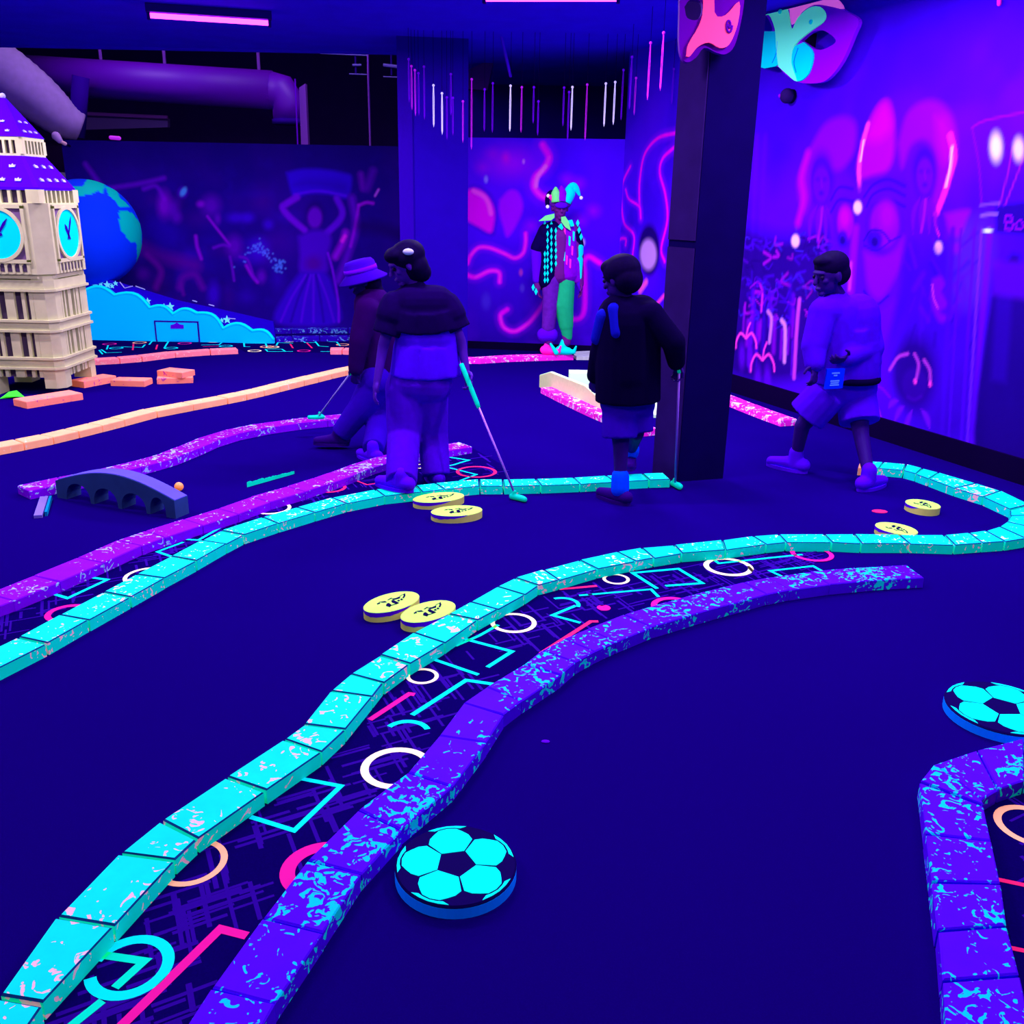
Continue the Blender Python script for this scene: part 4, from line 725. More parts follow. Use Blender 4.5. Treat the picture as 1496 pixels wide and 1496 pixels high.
def ydisc(label, e0, e1, minor, th=.042, flip=1):
    A, B = gp(*e0, th), gp(*e1, th); c = (A + B) / 2; L_ = np.linalg.norm((B - A)[:2]) / 2; ang = math.atan2(B[1] - A[1], B[0] - A[0])
    t, a, b, c, R = disc('yellow_disc', label, 'disc', 'oval yellow discs with a dark emblem', c, L_, minor, ang, th, None, None); n = 48
    V = R(1, 0) + R(1, th * .97); mb = MB(); mb.add(V, [tuple(range(n))[::-1]] + [(i, (i + 1) % n, n + (i + 1) % n, n + i) for i in range(n)] + [tuple(range(n, 2 * n))]); mb.build('edge', M['yellow_side'], t)
    V = R(1.0, th * .95) + R(.985, th); mb = MB(); mb.add(V, [tuple(range(n))[::-1], tuple(range(n, 2 * n))] + [(i, (i + 1) % n, n + (i + 1) % n, n + i) for i in range(n)]); mb.build('face', M['yellow'], t)
    # violet overspray round part of the rim
    mb = MB(); s0 = n // 2 - 4; V = []; 
    m0, m1 = (n * 40 // 100, n * 80 // 100)
    for i in range(m0, m1 + 1):
        an = 2 * math.pi * i / n; rr = 1.006; f = math.sin(math.pi * (i - m0) / (m1 - m0)) ** .7
        for z in (th * .99, th * (.97 - .45 * f * random.uniform(.85, 1.1)) - .001): V.append(c + a * L_ * rr * math.cos(an) + b * minor * rr * math.sin(an) + np.array([0, 0, z]))
    k = m1 - m0; mb.add(V, [(2 * i, 2 * i + 1, 2 * i + 3, 2 * i + 2) for i in range(k)]); mb.build('paint_band', M['violet_flat'], t)
    E = lambda x, y: c + a * L_ * x + b * minor * y + np.array([0, 0, th + .0006])
    em = MB()   # printed emblem: a dark figure with hat, jacket and a rail of letters
    for P in ([(-.30, .42), (-.12, .30), (-.14, .10), (-.26, .24)], [(-.42, .34), (-.30, .38), (-.34, .22), (-.46, .24)], [(-.22, -.02), (-.12, .0), (-.16, -.30), (-.30, -.46), (-.34, -.20)], [(-.30, -.36), (.04, -.42), (.04, -.34), (-.26, -.30)],
              [(.02, .10), (.12, .14), (.10, -.40), (-.02, -.42), (-.04, -.1)], [(.12, .30), (.26, .20), (.46, .22), (.34, .02), (.14, .08)], [(-.02, .32), (.16, .40), (.20, .34), (.0, .26)], [(.46, .28), (.72, .34), (.60, .08), (.44, -.1), (.40, -.04), (.55, .14), (.62, .28), (.46, .24)],
              [(.16, -.1), (.26, -.06), (.22, -.24), (.14, -.22)], [(.28, -.1), (.38, -.02), (.36, -.2), (.28, -.22)]): em.prism([E(x, y * flip) for x, y in P], (0, 0, .0006))
    em.build('emblem', M['ink'], t); return t
ydisc('yellow oval disc with dark emblem, left of the kerb in the middle of the floor', (535, 893), (608, 866), .080)
ydisc('yellow oval disc tucked against the near turquoise kerb in the middle', (590, 907), (660, 879), .080)
ydisc('far yellow oval disc touching the turquoise kerb by the baggy trousers', (604, 731), (677, 722), .085, .04)
ydisc('near yellow oval disc of the pair below the person in baggy trousers', (630, 749), (704, 743), .088, .04)
ydisc('yellow oval disc lying free near the right wall kerb', (1326, 730), (1371, 743), .085, .04, -1)
ydisc('yellow oval disc half hidden behind the turquoise kerb on the right', (1281, 764), (1339, 780), .085, .04, -1)
setp(MB().add([gp(1285, 747.5) + np.array([.042 * math.cos(a) - .0 * math.sin(a), .03 * math.sin(a), z]) for z in (.0005, .003) for a in np.linspace(0, 2 * math.pi, 25)[:-1]], [tuple(range(24))[::-1], tuple(range(24, 48))] + [(i, (i + 1) % 24, 24 + (i + 1) % 24, 24 + i) for i in range(24)]).build('floor_marker', M['neon_red']), 'small red dot marker on the carpet near the right wall', 'marker')
setp(MB().ell(gp(797, 1084) + np.array([0, 0, .002]), (.014, 0, 0), (0, .009, 0), (0, 0, .003), 12, 6).build('lint_speck', M['violet_flat']), 'tiny violet speck on the open carpet right of the violet kerb', 'speck')

# ================================================================== BRIDGE, BALL AND SMALL THINGS
bL, bR = gp(84, 727), gp(257, 758); bd = bR - bL; BLn = np.linalg.norm(bd); bd = nrm(bd); bn = np.array([-bd[1], bd[0], 0])
t = empty('arched_bridge', tuple((bL + bR) / 2), 'grey arched bridge block with four scalloped openings on the carpet', 'bridge')
top = lambda s: .098 + .088 * math.sin(math.pi * min(1, max(0, s)) ** 1.02)
def bprof():
    pts = [(0, 0)]; legs = [(.0, .085), (.295, .325), (.53, .56), (.765, .795), (.925, 1.0)]
    for (l0, l1), (m0, m1) in zip(legs, legs[1:]):
        pts.append((l1, 0)); 
        for i in range(1, 12):
            a = math.pi * i / 12; mid = (l1 + m0) / 2; hw = (m0 - l1) / 2
            pts.append((mid - hw * math.cos(a), .10 * math.sin(a) ** .75))
        pts.append((m0, 0))
    pts.append((1, 0)); return pts
lo = bprof(); hi = [(s, top(s)) for s in np.linspace(1, 0, 25)]
V = [bL + bd * BLn * s + np.array([0, 0, z]) for s, z in lo + hi]
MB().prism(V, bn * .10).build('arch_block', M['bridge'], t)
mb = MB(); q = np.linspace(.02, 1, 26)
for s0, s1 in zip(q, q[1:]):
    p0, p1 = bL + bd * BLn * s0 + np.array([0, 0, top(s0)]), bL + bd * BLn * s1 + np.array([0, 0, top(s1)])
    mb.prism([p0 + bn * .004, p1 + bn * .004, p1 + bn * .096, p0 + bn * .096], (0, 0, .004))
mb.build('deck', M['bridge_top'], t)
setp(MB().sph(gp(262, 717) + np.array([0, 0, .025]), .025, 24, 16).build('golf_ball', M['orange_ball'], None, True), 'bright orange golf ball beside the grey bridge', 'ball')
p0, p1 = gp(65, 729), gp(56, 757)
t = empty('wooden_slat', tuple(p1), 'small pale slat with a green edge lying left of the bridge', 'slat')
dd = nrm(p1 - p0); nn2 = np.array([-dd[1], dd[0], 0])
MB().box((p0 + p1) / 2 + np.array([0, 0, .008]), (p1 - p0) / 2, nn2 * .02, (0, 0, .008)).build('board', M['wood_pale'], t)
MB().box((p0 + p1) / 2 + nn2 * -.0 + np.array([.034, .01, .012]), (p1 - p0) / 2 * .85, nn2 * .006, (0, 0, .012)).build('edge_strip', mat('slat_green', (.0, .25, .45)), t)
# ragged green strip standing on the carpet (its writing cannot be read)
s0, s1 = gp(361, 712), gp(428, 693); sd = s1 - s0; mb = MB(); n = 34; prof = [.030 * (1 - .45 * i / n) * (1 + .16 * math.sin(i * 1.7) * math.cos(i * .9)) - (.010 if i in (3, 12, 17) else 0) for i in range(n + 1)]
V = [s0 + sd * i / n for i in range(n + 1)] + [s0 + sd * i / n + np.array([0, 0, max(.012, prof[i])]) for i in range(n, -1, -1)]
mb.prism(V, (0.006, .012, 0)); setp(mb.build('green_strip', M['neon_green']), 'ragged green strip standing on the carpet between the bridge and the baggy trousers', 'strip')
sc_ = gp(18, 582); setp(MB().add([sc_ + np.array(v) for v in ((-.09, -.03, .0), (-.03, .02, .05), (.03, .03, .06), (.10, .0, .015), (.03, -.02, .02), (-.03, -.03, .02), (0, .06, 0))], [(0, 1, 5), (1, 2, 4, 5), (2, 3, 4), (1, 6, 2), (0, 6, 1), (2, 6, 3)]).build('green_scrap', M['scrap']), 'bright green scrap in the shade under the clock tower', 'scrap')

# ================================================================== CLOCK TOWER
TS = .68; K0 = gp(95, 578); tc = K0 + np.array([-TS / 2, TS / 2, 0]); TX, TY = tc[0], tc[1]
t = empty('clock_tower', (TX, TY, 0), 'beige model clock tower with blue clock faces and a blue roof', 'tower')
def tb(x0, x1, y0, y1, z0, z1): return MB().abox(TX + x0, TX + x1, TY + y0, TY + y1, z0, z1)
def octa(hw, ch, z0, z1, hw1=None, ch1=None):
    hw1 = hw1 or hw; ch1 = ch if ch1 is None else ch1; f = lambda h_, c_, z: [(TX + x, TY + y, z) for x, y in ((-h_ + c_, -h_), (h_ - c_, -h_), (h_, -h_ + c_), (h_, h_ - c_), (h_ - c_, h_), (-h_ + c_, h_), (-h_, h_ - c_), (-h_, -h_ + c_))]
    V = f(hw, ch, z0) + f(hw1, ch1, z1); return MB().add(V, [tuple(range(8))[::-1], tuple(range(8, 16))] + [(i, (i + 1) % 8, 8 + (i + 1) % 8, 8 + i) for i in range(8)])
h2 = TS / 2
octa(h2 - .035, .05, .145, .95).build('core', M['tower_dark'], t)
for sx in (-1, 1):
    for sy in (-1, 1):
        cx, cy = TX + sx * (h2 - .075), TY + sy * (h2 - .075); ch = .055; w_ = .075
        pts = [(-w_, -w_), (w_, -w_), (w_, w_), (-w_, w_)]
        P = []
        for x, y in pts:
            if x * sx > 0 and y * sy > 0:
                a1, a2 = np.array([cx + x - sx * ch, cy + y, .0]), np.array([cx + x, cy + y - sy * ch, .0]); P += [a1, a2] if (sx * sy < 0) == (True) else [a2, a1]
            else: P.append(np.array([cx + x, cy + y, .0]))
        # corner pier with a chamfer, standing on the floor as a foot
        cc = sum(P) / len(P); P.sort(key=lambda p: math.atan2(p[1] - cc[1], p[0] - cc[0]))
        for p in P: p[2] = .056 if (sx > 0) else .0
        MB().prism(P, (0, 0, .95 - P[0][2])).build('corner_pier', M['tower'], t)
# face pilasters
for fx, fy in ((0, -1), (1, 0), (0, 1), (-1, 0)):
    for i, (u, w_) in enumerate([(-.172, .016), (-.108, .013), (0, .036), (.108, .013), (.172, .016)] if fx == 0 else [(-.172, .014), (-.118, .013), (-.035, .028), (.055, .013), (.11, .024), (.174, .014)]):
        for z0, z1 in ((.145, .225), (.30, .505), (.60, .835)):
            if fx == 0: tb(u - w_, u + w_, fy * h2 - (.03 if fy > 0 else -.0) - (.0 if fy > 0 else 0), fy * h2 + (.0 if fy > 0 else .03), z0, z1).build('pilaster', M['tower'], t)
            else: tb(fx * h2 - (.03 if fx > 0 else 0), fx * h2 + (0 if fx > 0 else .03), u - w_, u + w_, z0, z1).build('pilaster', M['tower'], t)
for z in (.26, .56, .885):
    octa(h2 + .006, .058, z - .035, z + .035).build('band', M['tower'], t)
    for dz in ((-.04, .04) if z < .8 else (-.045,)): octa(h2 + .022, .062, z + dz - .009, z + dz + .009).build('moulding', M['tower'], t)
# clock head
octa(h2 + .01, .10, .93, .965).build('head_base', M['tower'], t)
octa(h2 + .03, .105, .965, 1.50).build('clock_head', M['tower'], t)
hd = h2 + .03
def face_pt(f, u, z, o):
    n_ = {'front': (0, -1), 'right': (1, 0), 'back': (0, 1), 'left': (-1, 0)}[f]; return np.array([TX + n_[0] * (hd + o) + (u if n_[0] == 0 else 0), TY + n_[1] * (hd + o) + (u if n_[1] == 0 else 0), z])
for f in ('front', 'right', 'left', 'back'):
    nn_ = nrm(face_pt(f, 0, 0, 1) - face_pt(f, 0, 0, 0)); cz = 1.275; R0 = .196; fw = .228
    fr = empty  # frame: raised square border with round dial
    for (u0, u1, z0, z1) in ((-fw, fw, 1.255 + .205, 1.255 + .235), (-fw, fw, 1.06 - .01, 1.06 + .018), (-fw, -fw + .025, 1.06, 1.48), (fw - .025, fw, 1.06, 1.48)):
        P = [face_pt(f, u0, z0, 0), face_pt(f, u1, z0, 0), face_pt(f, u1, z1, 0), face_pt(f, u0, z1, 0)]; MB().prism(P, nn_ * .016).build('frame_bar', M['tower'], t)
    P = [face_pt(f, u, z, .0005) for u, z in ((-.2, 1.07), (.2, 1.07), (.2, 1.465), (-.2, 1.465))]; MB().prism(P, nn_ * .003).build('spandrel', M['tower_spandrel'], t)
    ci = [face_pt(f, R0 * math.cos(a), cz - .008 + R0 * math.sin(a), .003) for a in np.linspace(0, 2 * math.pi, 41)[:-1]]; dial = MB().prism(ci, nn_ * .005).build('dial', M['clock_face'], t)
    n = 40; V = []
    for a in np.linspace(0, 2 * math.pi, n + 1)[:-1]:
        for rr, o in ((R0 - .012, .003), (R0 - .012, .018), (R0 + .014, .018), (R0 + .014, .003)): V.append(face_pt(f, rr * math.cos(a), cz - .008 + rr * math.sin(a), o))
    MB().add(V, [(4 * i + k, 4 * i + (k + 1) % 4, 4 * ((i + 1) % n) + (k + 1) % 4, 4 * ((i + 1) % n) + k) for i in range(n) for k in range(4)]).build('dial_ring', M['tower'], t)
    sg = 1 if f in ('front', 'right') else -1
    for ang, L_, w_ in ((math.radians(62), .16, .011), (math.radians(118), .095, .018)):
        if f == 'front': ang = {math.radians(62): math.radians(55), math.radians(118): math.radians(200)}.get(ang, ang)
        dv = face_pt(f, math.cos(ang), math.sin(ang), 0) - face_pt(f, 0, 0, 0); ctr_ = face_pt(f, 0, cz - .02, .009); pv = np.cross(dv, nn_)
        MB().prism([ctr_ - dv * .04 - pv * w_ * .5, ctr_ - dv * .04 + pv * w_ * .5, ctr_ + dv * L_ * .7 + pv * w_, ctr_ + dv * L_, ctr_ + dv * L_ * .7 - pv * w_], nn_ * .004).build('hand', M['clock_hand'], dial)
    # arcade under the dial
    for i in range(7):
        u = -.205 + .41 * (i + .5) / 7; P = [face_pt(f, u + x, z, .0005) for x, z in ((-.018, .985), (.018, .985), (.018, 1.03), (.010, 1.043), (0, 1.047), (-.010, 1.043), (-.018, 1.03))]
        MB().prism(P, nn_ * .002).build('arch_opening', M['tower_dark'], t)
    for i in range(8):
        u = -.205 + .41 * i / 7; P = [face_pt(f, u + x, z, .0) for x, z in ((-.010, .97), (.010, .97), (.010, 1.05), (-.010, 1.05))]; MB().prism(P, nn_ * .010).build('baluster', M['tower'], t)
# lower gallery, roofs and upper lantern
octa(h2 - .03, .05, 1.50, 1.60).build('gallery_core', M['tower_dark'], t)
def colonnade(hw, z0, z1, nb, wb, corner):
    for f in range(4):
        a = f * math.pi / 2; ux, uy = math.cos(a), math.sin(a)
        for i in range(nb):
            u = -hw + corner * 2 + (2 * hw - 4 * corner) * (i + .5) / nb; c = np.array([TX + uy * hw + ux * u, TY - ux * hw + uy * u, (z0 + z1) / 2])
            MB().box(c, np.array([ux, uy, 0]) * wb, np.array([uy, -ux, 0]) * .012, (0, 0, (z1 - z0) / 2)).build('column_post', M['tower'], t)
        c = np.array([TX + uy * (hw - corner * .6) + ux * (hw - corner * .6), TY - ux * (hw - corner * .6) + uy * (hw - corner * .6), (z0 + z1) / 2]); MB().box(c, np.array([ux, uy, 0]) * corner, np.array([uy, -ux, 0]) * corner, (0, 0, (z1 - z0) / 2)).build('corner_post', M['tower'], t)
colonnade(h2 - .015, 1.50, 1.60, 6, .012, .05)
octa(h2 + .0, .03, 1.595, 1.615).build('eave', M['tower_roof'], t)
rf = octa(h2 + .0, .03, 1.61, 1.845, .195, .02).build('lower_roof', M['tower_roof'], t)
octa(.165, .02, 1.84, 1.985).build('lantern_core', M['tower_dark'], t)
octa(.195, .02, 1.84, 1.862).build('lantern_sill', M['tower'], t); octa(.195, .02, 1.958, 1.985).build('lantern_lintel', M['tower'], t); colonnade(.185, 1.86, 1.96, 5, .010, .026)
rf2 = octa(.20, .02, 1.985, 2.27, .018, .004).build('upper_roof', M['tower_roof'], t); MB().sph((TX, TY, 2.285), .022).build('finial', M['roof_mark'], t, True)
def dormer(par, f, u, z, hw0, hw1, z0, z1, sz):
    k = (z - z0) / (z1 - z0); hw = hw0 + (hw1 - hw0) * k; a = f * math.pi / 2; ux, uy = math.cos(a), math.sin(a); out = np.array([uy, -ux, 0.]); sl = (hw0 - hw1) / (z1 - z0)
    pt = lambda du, dz: np.array([TX, TY, z]) + np.array([ux, uy, 0]) * (u * hw + du) + out * (hw - sl * dz) + np.array([0, 0, dz])
    MB().prism([pt(-sz, 0), pt(sz, 0), pt(sz * 1.2, sz), pt(sz * .4, sz * .7), pt(0, sz * 1.3), pt(-sz * .4, sz * .7), pt(-sz * 1.2, sz)], out * .012).build('dormer', M['roof_mark'], par)
for f in (0, 1):
    for z, us in ((1.66, (-.6, -.2, .2, .6)), (1.76, (-.5, 0, .5))):
        for u in us: dormer(rf, f, u, z, h2, .195, 1.61, 1.845, .020)
    for z, us in ((2.02, (-.5, 0, .5)), (2.09, (-.4, .3))):
        for u in us: dormer(rf2, f, u, z, .20, .018, 1.985, 2.27, .013)

# ================================================================== GLOBE AND CLOUD BOARD
gc = at(127, 341, 10.95); gr = .575; nu, nv = 128, 80; V = []; Cc = []
t = empty('globe', (gc[0], gc[1], 0), 'large blue globe with green continents behind the clock tower', 'globe')
VX, VY = RT, UP
LAND = [[(.02, .86), (.12, 1.0), (.42, .93), (.36, .72), (.28, .80), (.18, .74), (.02, .70), (-.4, .66), (-.5, .86)], [(.42, .88), (.62, .80), (.66, .66), (.74, .60), (.80, .52), (.72, .50), (.60, .50), (.58, .60), (.46, .70)], [(.62, .46), (.84, .40), (.98, .20), (.99, .02), (.96, -.3), (.88, -.62), (.82, -.75), (.86, -.3), (.86, -.16), (.74, -.13), (.62, .06), (.58, .24)], [(.60, .92), (.72, .80), (.66, .78), (.54, .86)], [(-.95, .1), (-.7, .3), (-.5, .0), (-.6, -.4), (-.9, -.3)]]
def inpoly(x, y, P):
    c = False
    for (x0, y0), (x1, y1) in zip(P, P[1:] + P[:1]):
        if (y0 > y) != (y1 > y) and x < (x1 - x0) * (y - y0) / (y1 - y0) + x0: c = not c
    return c
blue, green = np.array([.002, .05, .98]), np.array([.0, .70, .50])
gd = nrm(O - gc); gx = nrm(np.cross(np.array([0, 0, 1.]), gd)); gx = gx if gx[0] > 0 else -gx; gz = np.array([0, 0, 1.])
mb = MB().ell(gc, (gr, 0, 0), (0, gr, 0), (0, 0, gr), nu, nv); 
for v in mb.V:
    d = (np.array(v) - gc) / gr; fr = d @ gd; x, y = d @ gx, d[2]
    Cc.append((*(green if fr > -.15 and any(inpoly(x, y, P) for P in LAND) else (green if fr < -.15 and math.sin(7 * x) * math.cos(5 * y) > .45 else blue)), 1))
g = mb.build('sphere', attr_mat('globe_paint', .6), t, True); ca = g.data.color_attributes.new('art', 'FLOAT_COLOR', 'POINT'); ca.data.foreach_set('color', np.array(Cc, np.float32).ravel())
MB().tube([(gc[0], gc[1], 0), (gc[0], gc[1], gc[2] - gr + .03)], [.13, .11], 24).build('pedestal', M['navy'], t, True)
YC = 10.62
z2 = lambda a: [(x / 3.562, y / 3.562 + 200) for x, y in a]
def scallop(P, bulge=.38):
    out = []
    for (x0, y0), (x1, y1) in zip(P, P[1:]):
        L_ = math.hypot(x1 - x0, y1 - y0); nx, ny = (y1 - y0) / L_, -(x1 - x0) / L_; nx, ny = (nx, ny) if ny < 0 else (-nx, -ny)
        for k in range(7): u = k / 7; b = bulge * L_ * math.sin(math.pi * u) * .62; out.append((x0 + (x1 - x0) * u + nx * b, y0 + (y1 - y0) * u + ny * b))
    return out + [P[-1]]
cz2 = z2([(250, 800), (430, 800), (595, 818), (778, 884), (900, 918), (1022, 912), (1160, 992), (1312, 1004), (1424, 1052)])
topl = scallop(cz2, .34)
bot = [at(x, y, YC) for x, y in ((400, 496.5), (70, 497))]
t = empty('cloud_board', tuple(gp(300, 497)), 'bright blue scalloped cloud board standing at the back with a hatch', 'board')
P = [at(x, y, YC) for x, y in topl]; zb = 0.0
poly = P + [np.array([P[-1][0], YC, 0]), np.array([P[0][0], YC, 0])]
MB().prism(poly, (0, .05, 0)).build('panel', M['cloud'], t)
mb = MB(); mb.tube([p + np.array([0, -.004, -.008]) for p in P], .014, 8); mb.build('rim', M['cloud_edge'], t, True)
hq = [at(x, y, YC - .006) for x, y in z2([(808, 962), (1027, 962)])]; hz = hq[0][2]
hatch_o = MB().abox(hq[0][0], hq[1][0], YC - .012, YC, .02, hz).build('hatch_door', M['cloud'], t)
for (x0, x1, z0, z1) in ((hq[0][0] - .012, hq[0][0] + .004, 0.0, hz), (hq[1][0] - .004, hq[1][0] + .012, 0, hz), (hq[0][0] - .012, hq[1][0] + .012, hz - .002, hz + .014)): MB().abox(x0, x1, YC - .014, YC, z0, z1).build('hatch_gap', M['clock_hand'], t)
nq = [at(x, y, YC - .013) for x, y in z2([(888, 998), (956, 998), (956, 978), (938, 976), (920, 966), (902, 976), (888, 978)])]; MB().prism(nq, (0, -.004, 0)).build('handle', M['violet_flat'], hatch_o)
YS = 10.78
sb = empty('star_board', tuple(gp(330, 494)), 'dark blue board with small glowing stars behind the cloud board', 'board')
P = [at(x, y, YS) for x, y in [(100, 404), (160, 409), (210, 424), (262, 440), (320, 452), (334, 455), (399, 470), (401, 482)]]
MB().prism(P + [np.array([P[-1][0], YS, 0]), np.array([P[0][0], YS, 0])], (0, .04, 0)).build('panel', M['navy'], sb)
for x, y, rr in ((147, 414, 3.5), (157, 416, 4.5), (139, 417, 3.5), (164, 418, 3), (216, 440, 4), (240, 447, 3), (249, 448, 5), (324, 468, 3), (332, 467, 5), (169, 414, 3)):
    c = at(x, y, YS - .001); k = rr * 10.9 / F; pts = [c + np.array([math.sin(a) * q * k, 0, math.cos(a) * q * k]) for i in range(10) for a, q in [(i * math.pi / 5, 1.25 if i % 2 == 0 else .55)]]
    MB().prism(pts, (0, -.008, 0)).build('star', M['star'], sb)
for a, b in (((175, 412), (182, 421)), ((182, 421), (194, 418)), ((198, 418), (212, 423)), ((281, 439), (288, 441)), ((305, 445), (313, 447)), ((333, 465), (344, 466))): MB().tube([at(*a, YS - .012), at(*b, YS - .012)], .006, 6).build('edge_mark', M['roof_mark'], sb)

# ================================================================== PALE RAMP
t = empty('putting_ramp', tuple(gp(900, 598)), 'pale green putting ramp with raised side boards behind the person in the black jacket', 'ramp')
s0, s1 = gp(788, 557.5, .05), gp(886, 601, .05); s0[2] = s1[2] = 0; sd = nrm(s1 - s0); sn = np.array([-sd[1], sd[0], 0]); sn = sn if sn[1] > 0 else -sn; Ls = np.linalg.norm(s1 - s0)
sideP = [(0, .05, .0), (1.0, .05, 0), (1.0, .145, 0), (.70, .225, 0), (.17, .22, 0), (0, .155, 0)]
MB().prism([s0 + sd * Ls * u + np.array([0, 0, z - .05]) for u, z, _ in sideP], sn * .03).build('side_board', M['ramp_side'], t)
MB().prism([s0 + sn * .003 + sd * Ls * u + np.array([0, 0, z - .05]) for u, z in ((0, .155), (.17, .22), (.70, .225), (1.0, .145), (1.0, .150), (.70, .231), (.17, .227), (0, .161))], sn * .024).build('side_cap', M['ramp'], t)
f0 = s0 + sd * Ls * 1.02 + sn * .03; fr = np.array([1., .05, 0]); up_ = nrm(-sd); W_ = .62; LL = .9
V = [f0 + np.array([0, 0, .03]), f0 + fr * W_ + np.array([0, 0, .03]), f0 + fr * W_ - sd * LL * .6 + np.array([.1, .25, .12]), f0 - sd * LL * .75 + np.array([0, 0, .12])]
MB().prism(V, (0, 0, -.025)).build('ramp_surface', M['ramp'], t)
V2 = [np.array([*(p[:2]), 0.]) for p in V]; MB().add(V2 + [v - np.array([0, 0, .026]) for v in V], [(3, 2, 1, 0), (4, 5, 6, 7)] + [(i, (i + 1) % 4, 4 + (i + 1) % 4, 4 + i) for i in range(4)]).build('base', M['navy'], t)
q0 = V[1]; q1 = V[2]; MB().prism([q0 - np.array([0, 0, .03]), q1 - np.array([0, 0, .1]), q1 + np.array([0, 0, .06]), q0 + np.array([0, 0, .03])], (.03, .01, 0)).build('side_board', M['ramp_side'], t)
bc = at(849, 558, 8.0); bz = .20
for x0, x1, z0, z1 in ((-.10, .12, .0, bz), (.12, .20, .0, .08), (.20, .30, .0, .26)): MB().abox(bc[0] + x0, bc[0] + x1, 8.0, 8.16, z0, z1).build('target_box', M['ramp'], t)
setp(MB().prism([gp(838, 522, .0), gp(842, 526, 0), gp(866, 526, 0), gp(872, 521, 0), gp(866, 517, 0), gp(842, 518, 0)], (0, 0, .035)).build('pale_plank', mat('plank_pale', (.6, .75, .6), noise=.3, nscale=20)), 'pale plank end lying at the right end of the magenta kerb', 'plank')

# ================================================================== PEOPLE
def hand(mb, wr, el, k, inward, curl=.5):
    """palm, four unequal fingers and a thumb leaving the side of the palm"""
    d = nrm(np.array(wr) - np.array(el)); inw = nrm(np.array(inward) - d * (np.array(inward) @ d)); lat = np.cross(d, inw)
    pc = np.array(wr) + d * .045 * k; mb.ell(pc, lat * .036 * k, d * .048 * k, inw * .016 * k, 14, 8); mb.cap(wr, pc, .022 * k, .02 * k)
    for i, (o, L_) in enumerate(((-.027, .062), (-.009, .074), (.009, .070), (.027, .054))):
        p = pc + d * .036 * k + lat * o * k; a = .25 * curl; r0 = .0085 * k
        for s in range(3):
            seg = L_ * (.45, .32, .23)[s] * k; dv = d * math.cos(a) + inw * math.sin(a); q = p + dv * seg; mb.cap(p, q, r0 * (1 - .08 * s), r0 * (1 - .08 * (s + 1)), 10, 3); p = q; a += .75 * curl
    p = pc - d * .018 * k - lat * .034 * k; q = p + nrm(d * .6 - lat * .8 + inw * .5) * .034 * k; mb.cap(p, q, .0105 * k, .0095 * k, 10, 3); mb.cap(q, q + nrm(d * .9 - lat * .2 + inw * .5) * .028 * k, .0095 * k, .008 * k, 10, 3)
def head(mb, c, f, k, up=(0, 0, 1)):
    f = nrm(f); u = nrm(np.array(up) - f * (np.array(up) @ f)); s = np.cross(u, f); A = lambda a, b, e: np.array(c) + f * a * k + s * b * k + u * e * k
    mb.ell(A(-.008, 0, .022), f * .096 * k, s * .076 * k, u * .088 * k); mb.ell(A(.022, 0, -.038), f * .062 * k, s * .056 * k, u * .072 * k); mb.ell(A(.066, 0, -.092), f * .020 * k, s * .026 * k, u * .018 * k)
    mb.cap(A(.088, 0, .012), A(.104, 0, -.026), .008 * k, .013 * k, 10, 3); mb.ell(A(.078, 0, .03), f * .016 * k, s * .05 * k, u * .012 * k)
    mb.ell(A(.088, 0, -.058), f * .010 * k, s * .024 * k, u * .006 * k); mb.ell(A(.085, 0, -.069), f * .010 * k, s * .02 * k, u * .006 * k)
    for sg in (-1, 1): mb.ell(A(-.005, .078 * sg, -.005), f * .020 * k, s * .010 * k, u * .032 * k, 12, 8); mb.ell(A(.06, .036 * sg, -.018), f * .02 * k, s * .022 * k, u * .018 * k)
    return A
def person(label, J, k, skin, group=None):
    mb = MB(); A = head(mb, J['head'], J['face'], k, J.get('up', (0, 0, 1)))
    hc = np.array(J['head']); ch, pv = (np.array(J['shL']) + J['shR']) / 2, (np.array(J['hipL']) + J['hipR']) / 2; nb = J.get('neck', ch + np.array([0, 0, .02]))
    mb.cap(hc + np.array([0, 0, -.06 * k]) - nrm(J['face']) * .02 * k, nb, .042 * k, .05 * k)
    mid = (ch + pv) / 2
    for a, b, r0, r1 in ((nb, J['shL'], .045, .042), (nb, J['shR'], .045, .042), (ch - np.array([0, 0, .05 * k]), mid, .082, .075), (mid, pv, .075, .085), (pv, J['hipL'], .085, .075), (pv, J['hipR'], .085, .075)): mb.cap(a, b, r0 * k, r1 * k)
    for s in 'LR':
        mb.chain([J['sh' + s], J['el' + s], J['wr' + s]], [.043 * k, .033 * k, .023 * k]); hand(mb, J['wr' + s], J['el' + s], k, J.get('in' + s, (0, 1, 0)), J.get('curl' + s, .5))
        mb.chain([J['hip' + s], J['kn' + s], J['an' + s]], [.075 * k, .048 * k, .033 * k]); mb.cap(J['an' + s], np.array(J['an' + s]) + nrm(np.array(J['toe' + s]) - J['an' + s]) * .09 * k, .032 * k, .026 * k)
    o = fuse(mb, 'person', skin, None, .0045, 5, .35); setp(o, label, 'person', group)
    for sg in (-1, 1): MB().sph(A(.078, .036 * sg, .006), .0115 * k, 10, 8).build('eye', M['eye'], o, True)
    return o, A
